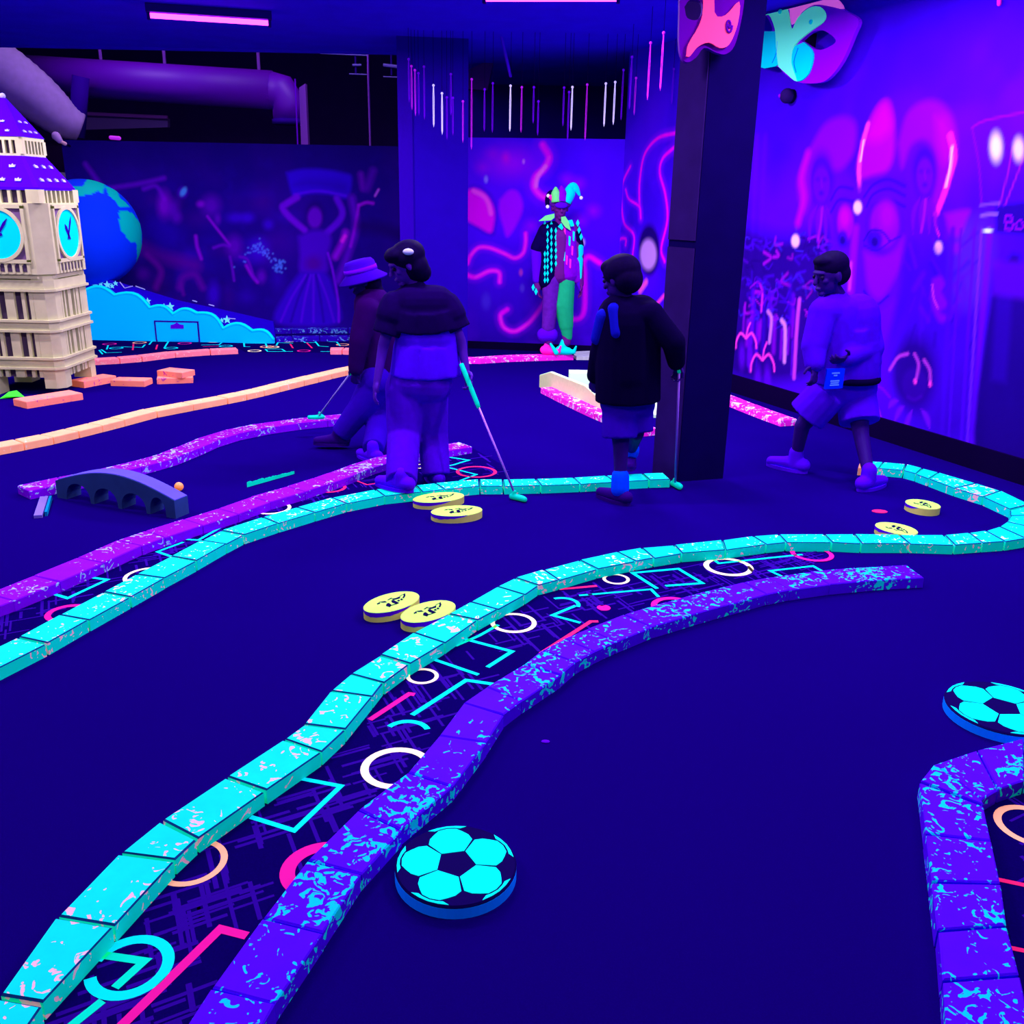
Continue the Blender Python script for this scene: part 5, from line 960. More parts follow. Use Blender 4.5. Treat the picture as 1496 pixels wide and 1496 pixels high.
def shoe(par, an, toe, k, material, sole=None):
    an, toe = np.array(an, float), np.array(toe, float); d = toe - an; d[2] = 0; d = nrm(d); z = min(toe[2], an[2]) ; mb = MB(); base = np.array([an[0], an[1], toe[2]])
    mb.cap(base - d * .05 * k + np.array([0, 0, .045 * k]), base + d * .05 * k + np.array([0, 0, .042 * k]), .043 * k, .043 * k); mb.cap(base + d * .05 * k + np.array([0, 0, .04 * k]), base + d * .155 * k + np.array([0, 0, .032 * k]), .042 * k, .031 * k); mb.cap(base + np.array([0, 0, .04 * k]), an + np.array([0, 0, .03 * k]), .045 * k, .044 * k)
    o = fuse(mb, 'shoe', material, par, .006, 3, .5); lat = np.cross(d, np.array([0, 0, 1.])); pts = []
    for i in range(20):
        a = 2 * math.pi * i / 20; ca, sa = math.cos(a), math.sin(a); pts.append(base + d * (.052 + .135 * ca) * k + lat * .047 * sa * (1 - .12 * ca) * k + np.array([0, 0, .0]))
    MB().prism(pts, (0, 0, .02 * k)).build('sole', sole or material, o); return o
def garment(par, name, material, segs, voxel=.008, smooth=5, dec=.45):
    mb = MB()
    for a, b, r0, r1, *fl in segs: (mb.flat if fl else mb.cap)(a, b, r0, r1, 16)
    return fuse(mb, name, material, par, voxel, smooth, dec)
def hairdo(par, A, k, parts, material=None):
    mb = MB()
    for (a, b, e), (ra, rb, re) in parts:
        c = A(a, b, e); fx = A(1, 0, 0) - A(0, 0, 0); sx = A(0, 1, 0) - A(0, 0, 0); ux = A(0, 0, 1) - A(0, 0, 0); mb.ell(c, fx * ra, sx * rb, ux * re)
    return fuse(mb, 'hair', material or M['hair'], par, .007, 3, .5)
v3 = lambda *a: np.array(a, float)

# --- girl in the dark top, standing with a putter
Y = 5.36; q = lambda x, y, dy=0.0: at(x, y, Y + dy)
aL, aR = gp(586, 700, .12), gp(637, 690, .07)
J = dict(head=q(592, 386, -.02), face=(-.9, -.30, -.42), neck=q(607, 420), shL=q(577, 447, -.04), elL=q(560, 505, -.08), wrL=q(551, 556, -.12), shR=q(652, 447, .03), elR=q(673, 498, .02), wrR=q(681, 540, -.02),
         hipL=q(591, 566), knL=q(590, 636, -.02), anL=aL, toeL=gp(566, 712, .055), hipR=q(628, 566, .05), knR=q(632, 632, .08), anR=aR, toeR=gp(628, 699, .0), inL=(1, .3, 0), inR=(-.6, -.6, 0), curlL=.6, curlR=1.25)
p, A = person('person in a dark tee over a pale shirt and baggy trousers, holding a putter', J, .93, M['skin'])
k = .93
row = lambda y, x0, x1, r_, dy=.0: (q(x0, y, -.02 + dy), q(x1, y, .03 + dy), r_, r_)
garment(p, 'shirt', M['pale_cloth'], [row(y, 606 - (y - 480) * .12, 640 + (y - 480) * .12, .105) for y in range(470, 536, 12)] + [(q(602, 505, -.02), q(598, 550, -.02), .105, .112, 1), (q(622, 505), q(622, 551), .115, .12, 1), (q(642, 505, .02), q(646, 550, .02), .105, .112, 1)])
garment(p, 'tee', M['dark_cloth'], [row(y, 598 - (y - 445) * .12, 638 + (y - 445) * .12, .105) for y in range(444, 466, 7)] + [(q(600, 455, -.02), q(596, 484, -.02), .115, .122, 1), (q(618, 455), q(618, 485), .125, .128, 1), (q(638, 455, .02), q(644, 483, .02), .115, .122, 1), (J['shL'], q(565, 489, -.07), .08, .082, 1), (J['shR'], q(669, 482, .02), .078, .078, 1), (J['shL'], q(572, 460, -.06), .085, .085), (J['shR'], q(660, 460, .02), .082, .082), (q(607, 424), q(612, 440), .065, .1)], .007)
garment(p, 'trousers', M['denim'], [(q(598, 558), q(630, 560, .03), .125, .125), (J['hipL'], J['knL'], .112, .098), (J['knL'], aL + v3(0, .01, -.02), .098, .088, 1), (J['hipR'], J['knR'], .108, .092), (J['knR'], aR + v3(0, .0, -.02), .092, .084, 1)])
hairdo(p, A, k, [((-.03, 0, .04), (.112, .098, .09)), ((-.045, 0, -.03), (.085, .094, .10)), ((-.07, .0, -.08), (.06, .07, .06)), ((.04, 0, .075), (.06, .08, .045))])
hc_ = A(-.03, -.095, .07) if (A(0, -1, 0) - A(0, 0, 0))[1] < 0 else A(-.03, .095, .07)
MB().ell(hc_, (.03, 0, 0), (0, .012, 0), (0, 0, .018), 12, 8).build('hair_clip', M['roof_mark'], p, True)
shoe(p, J['anL'], J['toeL'], .98, M['shoe_violet']); shoe(p, J['anR'], J['toeR'], .95, M['denim'])

# --- child in the striped bucket hat, walking behind her
Y = 6.15; q = lambda x, y, dy=0.0: at(x, y, Y + dy)
J = dict(head=q(531, 410), face=(-.95, -.2, -.25), neck=q(546, 438), shL=q(536, 452, -.14), elL=q(525, 498, -.17), wrL=q(520, 538, -.16), shR=q(560, 452, .14), elR=q(556, 498, .16), wrR=q(540, 536, .1),
         hipL=q(552, 555, -.06), knL=q(528, 596, -.06), anL=q(494, 640, -.04), toeL=q(470, 650, -.04), hipR=q(562, 555, .06), knR=q(556, 608, .06), anR=gp(545, 656, .08), toeR=gp(522, 666, .0), inL=(.3, .8, 0), inR=(.3, -.8, 0), curlL=1.2, curlR=1.1)
p, A = person('person in a striped bucket hat and long dark top, walking with a putter', J, .88, M['skin_dark'])
garment(p, 'long_top', M['plum_cloth'], [(q(545, 447), q(553, 500), .125, .13), (q(553, 500), q(552, 556), .13, .135, 1), (q(566, 470), q(570, 556), .11, .125, 1), (J['shL'], J['elL'], .075, .066), (J['elL'], J['wrL'], .066, .05), (J['shR'], J['elR'], .075, .066), (J['elR'], J['wrR'], .066, .05), (J['shL'], J['shR'], .075, .075)])
garment(p, 'trousers', M['shorts_blue'], [(J['hipL'], J['hipR'], .12, .12), (J['hipL'], J['knL'], .11, .088), (J['knL'], q(498, 634, -.04), .088, .07, 1), (J['hipR'], J['knR'], .11, .085), (J['knR'], J['anR'] + v3(0, 0, .0), .085, .07, 1)])
mb = MB(); hcx = A(0, 0, .06); ux = nrm(A(0, 0, 1) - A(0, 0, 0)); fx = nrm(A(1, 0, 0) - A(0, 0, 0)); sx = np.cross(ux, fx)
def ringpts(c, r1, r2, n=28): return [c + fx * r1 * math.cos(2 * math.pi * i / n) + sx * r2 * math.sin(2 * math.pi * i / n) for i in range(n)]
def ringloft(rs):
    n = 28; V = [p_ for r_ in rs for p_ in r_]; return MB().add(V, [(j * n + i, j * n + (i + 1) % n, (j + 1) * n + (i + 1) % n, (j + 1) * n + i) for j in range(len(rs) - 1) for i in range(n)] + [tuple(range(n))[::-1], tuple(range((len(rs) - 1) * n, len(rs) * n))])
ho = ringloft([ringpts(hcx - ux * .055, .155, .145), ringpts(hcx - ux * .045, .158, .148), ringpts(hcx - ux * .005, .106, .096), ringpts(hcx + ux * .055, .10, .09), ringpts(hcx + ux * .075, .085, .075), ringpts(hcx + ux * .08, .05, .045)]).build('bucket_hat', M['hat_cloth'], p, True)
ringloft([ringpts(hcx + ux * .005, .108, .098), ringpts(hcx + ux * .032, .106, .096)]).build('hat_band', M['hat_band'], ho, True)
hairdo(p, A, .88, [((-.05, 0, -.03), (.075, .08, .10)), ((-.07, 0, -.11), (.055, .07, .09))])
shoe(p, J['anR'], J['toeR'], .9, M['shoe_violet']); shoe(p, J['anL'], J['toeL'], .9, M['shoe_dark'])

# --- boy in the black jacket seen from behind, running past the pillar
Y = 5.12; q = lambda x, y, dy=0.0: at(x, y, Y + dy)
J = dict(head=q(905, 408), face=(-.75, .6, -.25), neck=q(915, 442), shL=q(893, 462, -.02), elL=q(878, 514, .04), wrL=q(870, 548, .1), shR=q(950, 460, -.06), elR=q(984, 500, -.10), wrR=q(988, 528, -.04),
         hipL=q(905, 592), knL=q(907, 652, -.04), anL=gp(906, 712, .09), toeL=gp(884, 728, .0), hipR=q(930, 592, .06), knR=q(930, 632, .04), anR=q(921, 660, .42), toeR=q(920, 680, .40), inL=(.5, .5, 0), inR=(-.7, -.6, 0), curlL=.7, curlR=1.2)
p, A = person('person in a black jacket with blue shoulder trim, seen from behind by the pillar', J, .92, M['skin_dark'])
garment(p, 'jacket', M['black_cloth'], [(q(905, 462), q(905, 530), .12, .13), (q(935, 462), q(932, 530), .115, .125), (q(905, 520), q(904, 586), .13, .13, 1), (q(932, 520), q(932, 586), .125, .125, 1), (q(918, 455), q(918, 587), .13, .14, 1), (q(918, 470), q(918, 550), .145, .145), (J['shL'], J['elL'], .07, .062), (J['elL'], J['wrL'], .062, .05), (J['shR'], J['elR'], .072, .064), (J['elR'], J['wrR'], .064, .05), (J['shL'], J['shR'], .075, .075), (q(914, 446), q(918, 458), .055, .07)])
for a, b, rr in ((q(882, 462, -.045), q(873, 494, -.015), .042), (q(897, 452, -.075), q(901, 486, -.105), .036)): fuse(MB().cap(a, b, rr, rr * .9), 'shoulder_trim', M['blue_trim'], p, .005, 2, .6)
garment(p, 'shorts', M['shorts_blue'], [(q(904, 588), q(930, 590, .04), .105, .105), (J['hipL'], q(905, 640, -.035), .098, .098, 1), (J['hipR'], q(930, 630, .045), .095, .095, 1)])
hairdo(p, A, .92, [((-.025, 0, .045), (.115, .10, .095)), ((-.06, 0, -.01), (.08, .094, .085)), ((.03, 0, .08), (.07, .08, .045))])
for s in 'LR':
    d_ = nrm(np.array(J['kn' + s]) - J['an' + s]); garment(p, 'sock', M['sock_blue'], [(np.array(J['an' + s]) - d_ * .01, np.array(J['an' + s]) + d_ * .06, .052, .050)], .006, 2)
shoe(p, J['anL'], J['toeL'], .92, M['shoe_dark']); shoe(p, J['anR'], J['toeR'], .85, M['shoe_dark'])

# --- player in the violet sweater, mid stride at the right
Y = 5.72; q = lambda x, y, dy=0.0: at(x, y, Y + dy)
aL, aR = gp(1163, 668, .09), gp(1269, 694, .09)
J = dict(head=q(1212, 402, -.05), face=(-.92, -.35, -.22), neck=q(1226, 436), shL=q(1203, 456, -.12), elL=q(1190, 505, -.16), wrL=q(1190, 530, -.2), shR=q(1258, 455, .06), elR=q(1272, 508, .0), wrR=q(1238, 522, -.16),
         hipL=q(1212, 572, -.02), knL=q(1172, 622, .02), anL=aL, toeL=gp(1132, 682, .0), hipR=q(1250, 572, .04), knR=q(1258, 634, -.1), anR=aR, toeR=gp(1278, 712, .0), inL=(-.4, .6, .3), inR=(0, .5, .5), curlL=.9, curlR=.9)
p, A = person('person in a violet sweater and pale shorts with a belt bag, striding left', J, 1.0, M['skin_dark'])
garment(p, 'sweater', M['sweater'], [(q(1215, 462, -.03), q(1222, 530, -.03), .14, .14), (q(1252, 462, .03), q(1254, 530, .02), .135, .135), (q(1222, 500, -.03), q(1222, 556, -.03), .142, .14, 1), (q(1252, 500, .02), q(1252, 556, .02), .138, .138, 1), (q(1237, 480, 0), q(1237, 557, 0), .145, .15, 1), (J['shL'], J['elL'], .085, .078), (J['elL'], J['wrL'], .075, .06), (J['shR'], J['elR'], .09, .08), (J['elR'], J['wrR'], .078, .058), (J['shL'], J['shR'], .088, .088), (q(1224, 440), q(1230, 455), .07, .1)])
garment(p, 'shorts', M['shorts_pale'], [(q(1218, 566), q(1250, 566, .03), .13, .13), (J['hipL'], q(1178, 608, .015), .12, .125, 1), (J['hipR'], q(1256, 617, -.06), .118, .122, 1)])
mb = MB(); cb = (q(1222, 552, -.02) + q(1250, 552, .02)) / 2; mb.tube([cb + v3(.185 * math.cos(a), .165 * math.sin(a), .0) for a in np.linspace(0, 2 * math.pi, 37)], .020, 8); bo = mb.build('belt', M['black_cloth'], p, True)
bc_ = q(1219, 553, -.215); MB().box(bc_, (.058, .02, 0), (0, .012, 0), (0, 0, .058)).build('badge', M['badge'], bo); 
mb = MB()
for i, (z, w_) in enumerate(((.034, .026), (.020, .012), (-.012, .03), (-.024, .026), (-.036, .03))): mb.box(bc_ + v3(0, -.0135, z), (w_, .35 * w_, 0), (0, .0012, 0), (0, 0, .004))
mb.build('badge_print', M['badge_ink'], bo)
hairdo(p, A, 1.0, [((-.02, 0, .055), (.105, .09, .082)), ((-.055, 0, .0), (.07, .086, .075)), ((.03, 0, .09), (.06, .07, .035))])
shoe(p, J['anL'], J['toeL'], 1.05, M['shoe_violet']); shoe(p, J['anR'], J['toeR'], 1.02, M['shoe_violet'])

# ================================================================== PUTTERS
def putter(label, top, hd_, grip_len, shaft_mat, face):
    top, hd_ = np.array(top, float), np.array(hd_, float); d = nrm(hd_ - top)
    t = empty('putter', tuple(hd_), label, 'putter', 'golf putters')
    MB().tube([top, top + d * .05, top + d * grip_len * .9, top + d * grip_len], [.013, .0145, .013, .010], 12).build('grip', M['grip'], t, True)
    MB().tube([top + d * grip_len * .95, hd_ + v3(0, 0, .02)], .0062, 10).build('shaft', shaft_mat, t, True)
    f = nrm(np.array(face, float)); s = np.cross(f, v3(0, 0, 1)); mb = MB(); c = hd_ + v3(0, 0, .018)
    mb.cap(c - f * .03, c + f * .06, .017, .015); mb.ell(c + f * .015 - s * .012, f * .05, s * .022, v3(0, 0, .014)); mb.cap(c - f * .025, c - f * .01 + v3(0, 0, .03), .012, .010)
    fuse(mb, 'head', M['grip'], t, .005, 3, .6); return t
g0 = at(679, 547, 5.33); putter('green putter held by the person in baggy trousers, head resting on the carpet', g0 + v3(-.02, 0, .06), gp(754, 731), .27, M['shaft'], (.8, -.6, 0))
putter('putter swung by the person in the bucket hat', at(524, 528, 5.98), at(465, 613, 6.45), .16, M['shaft_pale'], (-.9, -.2, 0))
putter('green putter held by the person in the black jacket against the pillar', at(994, 496, 5.02), gp(986, 712), .20, M['shaft'], (.3, -.9, 0))

# ================================================================== JESTER MANNEQUIN
Y = 9.62; q = lambda x, y, dy=0.0: at(x, y, Y + dy)
ft = gp(815, 519, .05); Y = ft[1] + .02
t = empty('jester_mannequin', tuple(ft), 'jester mannequin in diamond tunic, mask and belled hat by the balloon wall', 'mannequin')
mb = MB(); A = head(mb, q(818, 304), (.15, -1, -.05), 1.0); mb.cap(q(818, 312), q(819, 330), .05, .055)
for a, b, r0, r1 in ((q(800, 338), q(838, 338), .07, .07), (q(819, 345), q(818, 400), .13, .11), (q(797, 340), q(783, 375), .06, .05), (q(783, 375), q(786, 420), .045, .035), (q(840, 340), q(846, 375), .06, .05), (q(846, 375), q(848, 415), .045, .035), (q(808, 405), q(805, 450), .085, .07), (q(805, 450), q(802, 500), .065, .045), (q(826, 405), q(828, 450), .085, .07), (q(828, 450), q(828, 500), .065, .045)): mb.cap(a, b, r0, r1)
hand(mb, q(786, 416), q(783, 380), 1.0, (1, -.3, 0), .6); hand(mb, q(848, 414), q(846, 378), 1.0, (-1, -.3, 0), .6)
fuse(mb, 'body', M['mannequin'], t, .006, 5, .35)
ln = [(q(808, 340), q(806, 380), .115, .115), (q(806, 380), q(800, 408), .11, .105), (q(800, 340), q(812, 345), .10, .10), (q(798, 345), q(794, 356), .085, .08)]
tl = garment(t, 'tunic_diamond_half', M['ink'], ln + [(q(797, 338), q(785, 362), .075, .068)], .007, 4)
tr = garment(t, 'tunic_magenta_half', M['jester_magenta'], [(q(827, 340), q(828, 380), .115, .112), (q(828, 380), q(830, 398), .115, .11), (q(818, 340), q(818, 372), .10, .08), (q(800, 405), q(806, 412), .06, .06), (q(838, 385), q(843, 408), .075, .05)], .007, 4)
garment(t, 'sleeve', M['violet_flat'], [(q(784, 364), q(785, 408), .06, .05)], .007); garment(t, 'sleeve', M['ink'], [(q(839, 340), q(846, 358), .07, .05)], .007)
garment(t, 'sleeve', M['jester_cyan'], [(q(846, 360, -.01), q(847, 406, -.01), .045, .03)], .006); garment(t, 'tailcoat_point', M['violet_flat'], [(q(843, 404), q(848, 424), .05, .02)], .006)
garment(t, 'trouser_leg', M['jester_purple'], [(q(806, 408), q(804, 450), .10, .085), (q(804, 450), q(801, 478), .082, .07)], .007); garment(t, 'trouser_leg', M['jester_green'], [(q(827, 412), q(824, 445), .09, .10), (q(824, 445), q(827, 475), .10, .075), (q(827, 475), q(829, 492), .07, .05)], .007)
garment(t, 'trouser_cuff', M['violet_flat'], [(q(795, 489), q(805, 489), .075, .075)], .007)
for x, mt, sgn in ((802, 'jester_pink', 1), (824, 'jester_cyan', 1)):
    zb = gp(x, 519, .05)
    mb = MB(); mb.cap(v3(zb[0] - .05, Y, .10), v3(zb[0] + .04, Y - .02, .095), .045, .04); mb.cap(v3(zb[0] + .04, Y - .02, .09), v3(zb[0] + .10, Y - .04, .09), .036, .022); mb.cap(v3(zb[0] + .10, Y - .04, .09), v3(zb[0] + .12, Y - .05, .15), .02, .010); mb.cap(v3(zb[0] - .02, Y, .11), v3(zb[0] - .01, Y, .19), .05, .03)
    fuse(mb, 'pointed_shoe', M[mt], t, .006, 2, .6)
mb = MB().cap(v3(ft[0] - .02, Y - .07, .085), v3(ft[0] - .08, Y - .05, .17), .025, .012); fuse(mb, 'shoe_flap', M['jester_cyan'], t, .005, 1, .8)
# diamonds on the tunic: each laid on the surface in front
bpy.context.view_layer.update()
def lay(objs, px, py):
    best = None; d_ = Vector(ray(px, py)).normalized()
    for o in objs:
        mi = o.matrix_world.inverted(); ok, loc, no, idx = o.ray_cast(mi @ Vector(O), (mi.to_3x3() @ d_).normalized())
        if ok:
            wl = np.array(o.matrix_world @ loc)
            if best is None or wl[1] < best[1]: best = wl
    return best
for cx, y0, y1, off in ((796, 327, 336, 0), (796, 371, 410, 0), (800, 332, 416, 0), (805.5, 327, 402, 0), (812, 337, 408, 0), (818.5, 336, 411, 4)):
    y = y0 + off
    while y < y1:
        c = lay([tl, tr], cx, y)
        if c is not None:
            k = Y / F * 1.0; MB().prism([c + v3(0, -.006, 4.3 * k), c + v3(1.8 * k, -.006, 0), c + v3(0, -.006, -4.3 * k), c + v3(-1.8 * k, -.006, 0)], (0, .010, 0)).build('diamond', M['jester_cyan'], t)
        y += 9.6
for x, y in ((779, 420), (783, 426), (844, 326), (846, 336), (849, 346)):
    c = q(x, y, -.08); k = Y / F; MB().prism([c + v3(0, 0, 5 * k), c + v3(2.4 * k, 0, 0), c + v3(0, 0, -5 * k), c + v3(-2.4 * k, 0, 0)], (0, .012, 0)).build('diamond', M['jester_cyan'], t)
for x, y, c_ in ((825, 340, 'jester_pink'), (832, 352, 'jester_cyan'), (836, 366, 'jester_pink'), (828, 380, 'jester_pink'), (824, 374, 'jester_cyan'), (833, 385, 'jester_pink'), (838, 345, 'jester_cyan')):
    c = lay([tl, tr], x, y)
    if c is not None: MB().prism([c + v3(-.01, -.006, .05), c + v3(.01, -.006, .04), c + v3(.008, -.006, -.05), c + v3(-.008, -.006, -.04)], (0, .008, 0)).build('streak', M[c_], t)
def petal(P, mt, dy=-.14, nm='collar_petal'): MB().prism([q(x, y, dy) for x, y in P], (0, .014, 0)).build(nm, M[mt], t)
petal([(787, 323), (797, 315), (810, 312), (810, 318), (805, 322)], 'jester_lime'); petal([(820, 317), (826, 316), (831, 324), (834, 337), (826, 332), (820, 324)], 'jester_lime'); petal([(830, 322), (836, 321), (839, 330), (834, 331)], 'jester_cyan'); petal([(815, 331), (820, 326), (823, 332), (821, 336)], 'jester_cyan')
# hat: curled points with bells
def horn(P, rs, mt, dy=0):
    pts = catmull([q(x, y, dy) for x, y in P], 5); n = len(pts); R = np.interp(np.linspace(0, 1, n), np.linspace(0, 1, len(rs)), rs); MB().tube(pts, list(R), 12).build('hat_point', M[mt], t, True)
garment(t, 'hat_cap', M['jester_purple'], [(q(814, 293), q(824, 293), .085, .085)], .007)
horn([(813, 295), (812, 282), (812, 273)], [.05, .045, .008], 'jester_lime', -.06); horn([(820, 294), (821, 282), (820, 271)], [.06, .05, .01], 'jester_magenta', -.05); horn([(827, 295), (833, 282), (832, 272)], [.05, .05, .02], 'jester_cyan', -.04)
horn([(826, 288), (836, 272), (842, 276), (847, 286)], [.05, .035, .03, .01], 'jester_cyan', -.02); horn([(812, 290), (806, 284), (801, 292), (799, 302)], [.05, .045, .035, .012], 'ink', 0); horn([(811, 294), (806, 288), (803, 291)], [.03, .03, .01], 'jester_pink', -.05)
for x, y in ((849, 289), (801, 286), (800, 302)): MB().sph(q(x, y, -.03), .018, 12, 8).build('bell', M['string_white'], t, True)
MB().ell(q(820, 300, -.105), (.062, 0, 0), (0, .02, 0), (0, 0, .03), 16, 8).build('eye_mask', M['violet_flat'], t, True)

# ================================================================== MASKS ON PILLAR AND WALL
from mathutils.geometry import tessellate_polygon
def plate(name, outer, holes, ext, material, parent):
    loops = [outer] + holes; flat = [p_ for l in loops for p_ in l]; tris = tessellate_polygon([[Vector(p_) for p_ in l] for l in loops]); n = len(flat); ext = np.array(ext, float)
    V = [np.array(p_) for p_ in flat] + [np.array(p_) + ext for p_ in flat]; Fc = [tuple(f) for f in tris] + [tuple(i + n for i in f) for f in tris]; s = 0
    for l in loops:
        m = len(l); Fc += [(s + i, s + (i + 1) % m, n + s + (i + 1) % m, n + s + i) for i in range(m)]; s += m
    return mesh(name, V, Fc, material, parent)
sm = lambda P, n=4: [tuple(x) for x in catmull([np.array(p_, float) for p_ in P] + [np.array(P[0], float)], n)[:-1]]
YM = min(B_[1], C_[1]) - .10; f2 = lambda P, dy=0: [at(x, y, YM + dy) for x, y in P]
t = empty('pink_mask', tuple(at(1040, 30, YM)), 'pink and purple carnival mask fixed high on the black pillar', 'mask')
plate('rim', f2(sm([(990, -60), (993, 0), (992, 56), (995, 82), (1004, 91), (1017, 84), (1029, 70), (1047, 77), (1060, 79), (1073, 67), (1083, 30), (1088, -10), (1086, -60), (1040, -40)])), [f2(sm([(1000, 10), (1008, 0), (1024, 2), (1026, 18), (1018, 29), (1004, 26)]))], (0, .05, 0), M['mask_rim'], t)
plate('face', f2(sm([(1003, 82), (1006, 64), (1022, 36), (1028, 10), (1028, -40), (1044, -40), (1044, 18), (1060, 22), (1080, 2), (1078, 34), (1066, 64), (1052, 70), (1036, 62), (1020, 68), (1008, 82)], 3), -.018), [], (0, .022, 0), M['pink_mask'], t)
sp = [(1065 + (8 - .35 * i) * math.cos(i * .5) * .6, 37 + (12 - .55 * i) * math.sin(i * .5)) for i in range(22)]; MB().tube([at(x, y, YM - .02) for x, y in sp], .006, 8).build('spiral', M['mask_rim'], t, True)
MB().box(at(1044, 20, YM) + v3(0, .075, 0), (.03, 0, 0), (0, .03, 0), (0, 0, .03)).build('bracket', M['black'], t)
WP = RW0 + RWN * .10; f3 = lambda P, o=0: [np.array([*v_[:2], min(v_[2], CEIL - .02 - abs(v_[2] - CEIL) * .01)]) for v_ in (onplane(x, y, WP + RWN * o, RWN) for x, y in P)]
t = empty('butterfly_mask', tuple(onplane(1170, 40, WP, RWN)), 'large violet carnival mask with turquoise butterfly on the right wall', 'mask')
eye_r = sm([(1175, 60), (1190, 48), (1208, 45), (1226, 59), (1216, 69), (1198, 73)]); eye_l = sm([(1080, 30), (1100, 12), (1120, 18), (1133, 45), (1112, 44), (1092, 46)])
plate('face', f3(sm([(1050, 20), (1066, 60), (1085, 88), (1106, 95), (1118, 99), (1139, 97), (1152, 109), (1170, 120), (1194, 122), (1214, 116), (1235, 90), (1252, 52), (1259, 29), (1236, 14), (1222, -2), (1200, -8), (1100, -8), (1060, -4)])), [f3(eye_r), f3(eye_l)], RWN * .03, M['mask_violet'], t)
plate('butterfly_wing', f3([(1106, 46), (1106, 96), (1118, 100), (1134, 97), (1142, 92), (1148, 72), (1150, 55), (1140, 50), (1134, 46)], .028), [], RWN * .012, M['mask_cyan'], t)
plate('butterfly_wing', f3(sm([(1176, 62), (1187, 72), (1190, 84), (1183, 108), (1168, 119), (1156, 108), (1154, 90), (1160, 70)], 3), .028), [], RWN * .012, M['mask_cyan'], t)
plate('butterfly_body', f3(sm([(1139, 97), (1150, 107), (1166, 119), (1158, 92), (1163, 66), (1185, 46), (1204, 32), (1207, 20), (1198, 10), (1184, 12), (1168, 26), (1158, 44), (1153, 20), (1147, -4), (1130, -7), (1112, -5), (1110, 4), (1124, 18), (1134, 42), (1136, 70)], 3), .030), [], RWN * .014, M['mask_pale'], t)
plate('crest', f3(sm([(1154, -4), (1158, 36), (1172, 18), (1190, 7), (1212, 9), (1234, 13), (1222, -3), (1200, -7), (1156, -7)], 3), .028), [], RWN * .010, M['mask_blush'], t)
for x, y in ((1140, 17), (1185, 32), (1122, 4)): MB().sph(onplane(x, y, WP + RWN * .046, RWN), .017, 12, 8).build('stud', M['mask_cyan'], t, True)
for P in ([(1128, 92), (1134, 78), (1136, 60)], [(1163, 106), (1160, 90), (1166, 70)]): MB().tube(f3([tuple(c_) for c_ in catmull(P, 5)], .042), .003, 6).build('scroll_line', M['ball_blue'], t)
MB().box(WP + (onplane(1170, 60, WP, RWN) - WP) - RWN * .05, RWD * .05, RWN * .05, v3(0, 0, .05)).build('bracket', M['black'], t)
t = empty('wall_speaker', tuple(onplane(1150, 140, RW0, RWN)), 'small dark round fixture on the right wall below the butterfly mask', 'fixture')
c = onplane(1150, 140, RW0 + RWN * .05, RWN); MB().sph(c, .055, 18, 12).build('dome', M['pillar_side'], t, True); MB().tube([c, c - RWN * .05], .05, 14).build('mount', M['black'], t); MB().sph(c + RWN * .045 - RWD * .03, .014, 10, 8).build('lens', M['mask_violet'], t, True)
c = onplane(1459, -2, RW0 + RWN * .03, RWN); t = empty('wall_hook', tuple(c), 'pink tipped dark hook at the top edge of the right wall', 'hook')
MB().cap(c - RWN * .03 + v3(0, 0, .02), c + v3(0, 0, .03), .02, .016).build('stem', M['black'], t, True); MB().cap(c + v3(0, 0, .03), c + v3(0, 0, -.03) + RWD * .01, .014, .012).build('tip', M['jester_pink'], t, True)

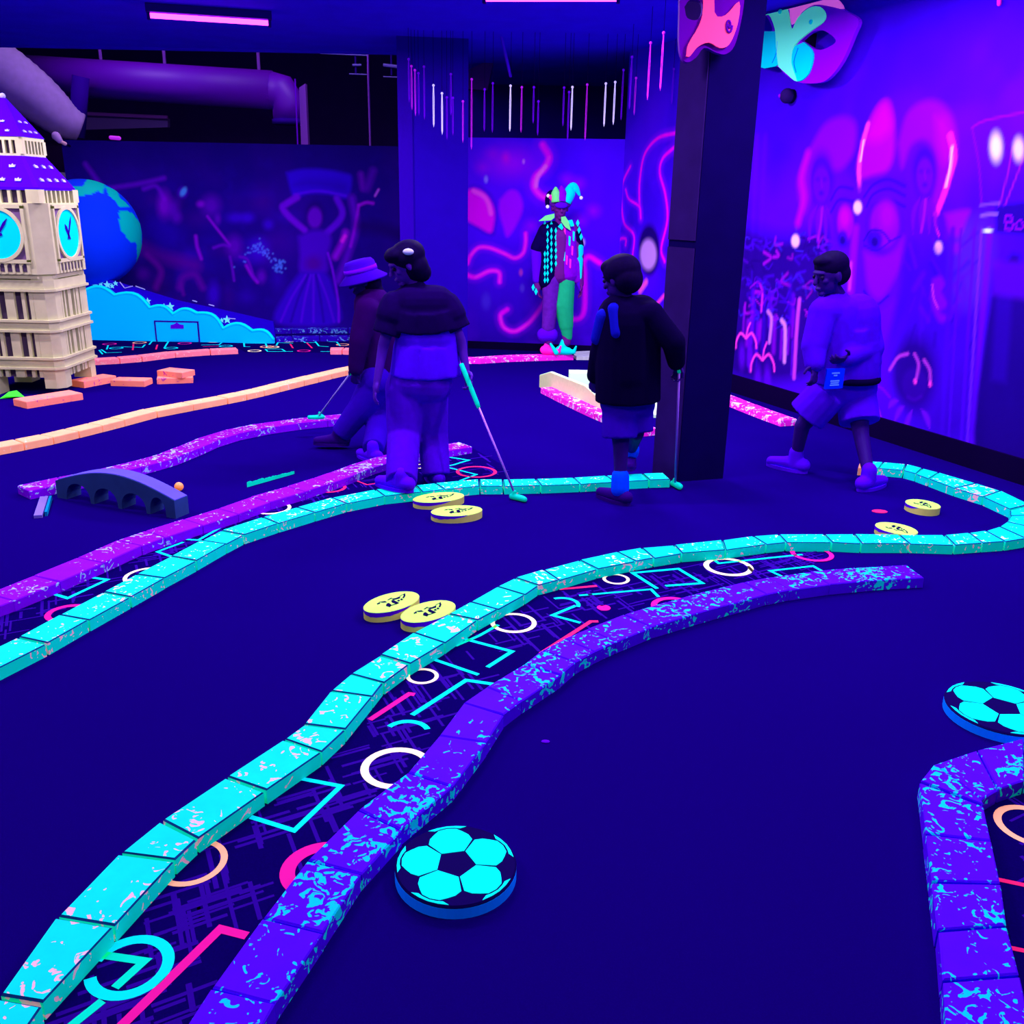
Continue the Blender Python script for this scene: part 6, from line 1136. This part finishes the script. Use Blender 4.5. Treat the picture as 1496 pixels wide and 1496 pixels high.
# ================================================================== HANGING GLOW STRINGS
Z6 = lambda x, y0, y1, o: (x / 6.8 + o[0], y0 / 6.8 + o[1], y1 / 6.8 + o[1])
o1, o2 = (580, 60), (780, 20); ST = []
for x, a, b, m_ in ((115, 180, 610, 'v'), (143, 250, 685, 'p'), (178, 290, 745, 'p'), (213, 320, 740, 'v'), (268, 255, 780, 'v'), (362, 440, 855, 'w'), (447, 520, 930, 'w'), (535, 330, 740, 'v'), (555, 565, 940, 'v'), (495, 560, 980, 'v'), (655, 600, 1010, 'p'), (742, 380, 1080, 'p'), (870, 480, 900, 'v'), (952, 420, 910, 'v'), (1128, 445, 900, 'w'), (1240, 460, 910, 'p'), (1360, 460, 820, 'v'), (1405, 600, 940, 'v')): ST.append((*Z6(x, a, b, o1), m_))
for x, a, b, m_ in ((300, 735, 1120, 'v'), (350, 780, 1260, 'v'), (383, 730, 1160, 'w'), (530, 705, 1260, 'p'), (715, 695, 1125, 'w'), (808, 680, 1105, 'w'), (890, 560, 1060, 'v'), (975, 430, 950, 'v'), (1015, 640, 1010, 'p'), (1160, 290, 860, 'p'), (1290, 190, 770, 'p'), (1390, 550, 900, 'v')): ST.append((*Z6(x, a, b, o2), m_))
cn = {'v': ('dim violet', 'string_violet'), 'p': ('magenta', 'string_pink'), 'w': ('bright white', 'string_white')}
for x, ya, yb, m_ in ST:
    a = gp(x, ya, 2.75); a = a if a[1] < 9.6 else at(x, ya, 9.3); b = at(x - .1, yb, a[1]); b[0] = a[0]
    t = empty('glow_string', tuple(a), f'{cn[m_][0]} glow string hanging from the ceiling ' + ('in front of the wide column' if x < 683 else 'above the balloon wall' if x < 897 else 'near the right wall and pillar'), 'string', 'glow strings hanging in an arc')
    L_ = a[2] - b[2]; rr = .0030 if m_ == 'w' else .0022; w_ = .005
    MB().tube([a + v3(-w_ * .4, 0, 0), a + v3(-w_, 0, -L_ * .3), b + v3(-w_ * .8, 0, .03), b, b + v3(w_ * .8, 0, .03), a + v3(w_, 0, -L_ * .3), a + v3(w_ * .4, 0, 0)], rr, 6).build('loop', M[cn[m_][1]], t, True)
    MB().sph(a, .012, 10, 6).build('knot', M[cn[m_][1]], t, True); MB().tube([a, v3(a[0], a[1], CEIL)], .0018, 5).build('thread', M['black'], t)
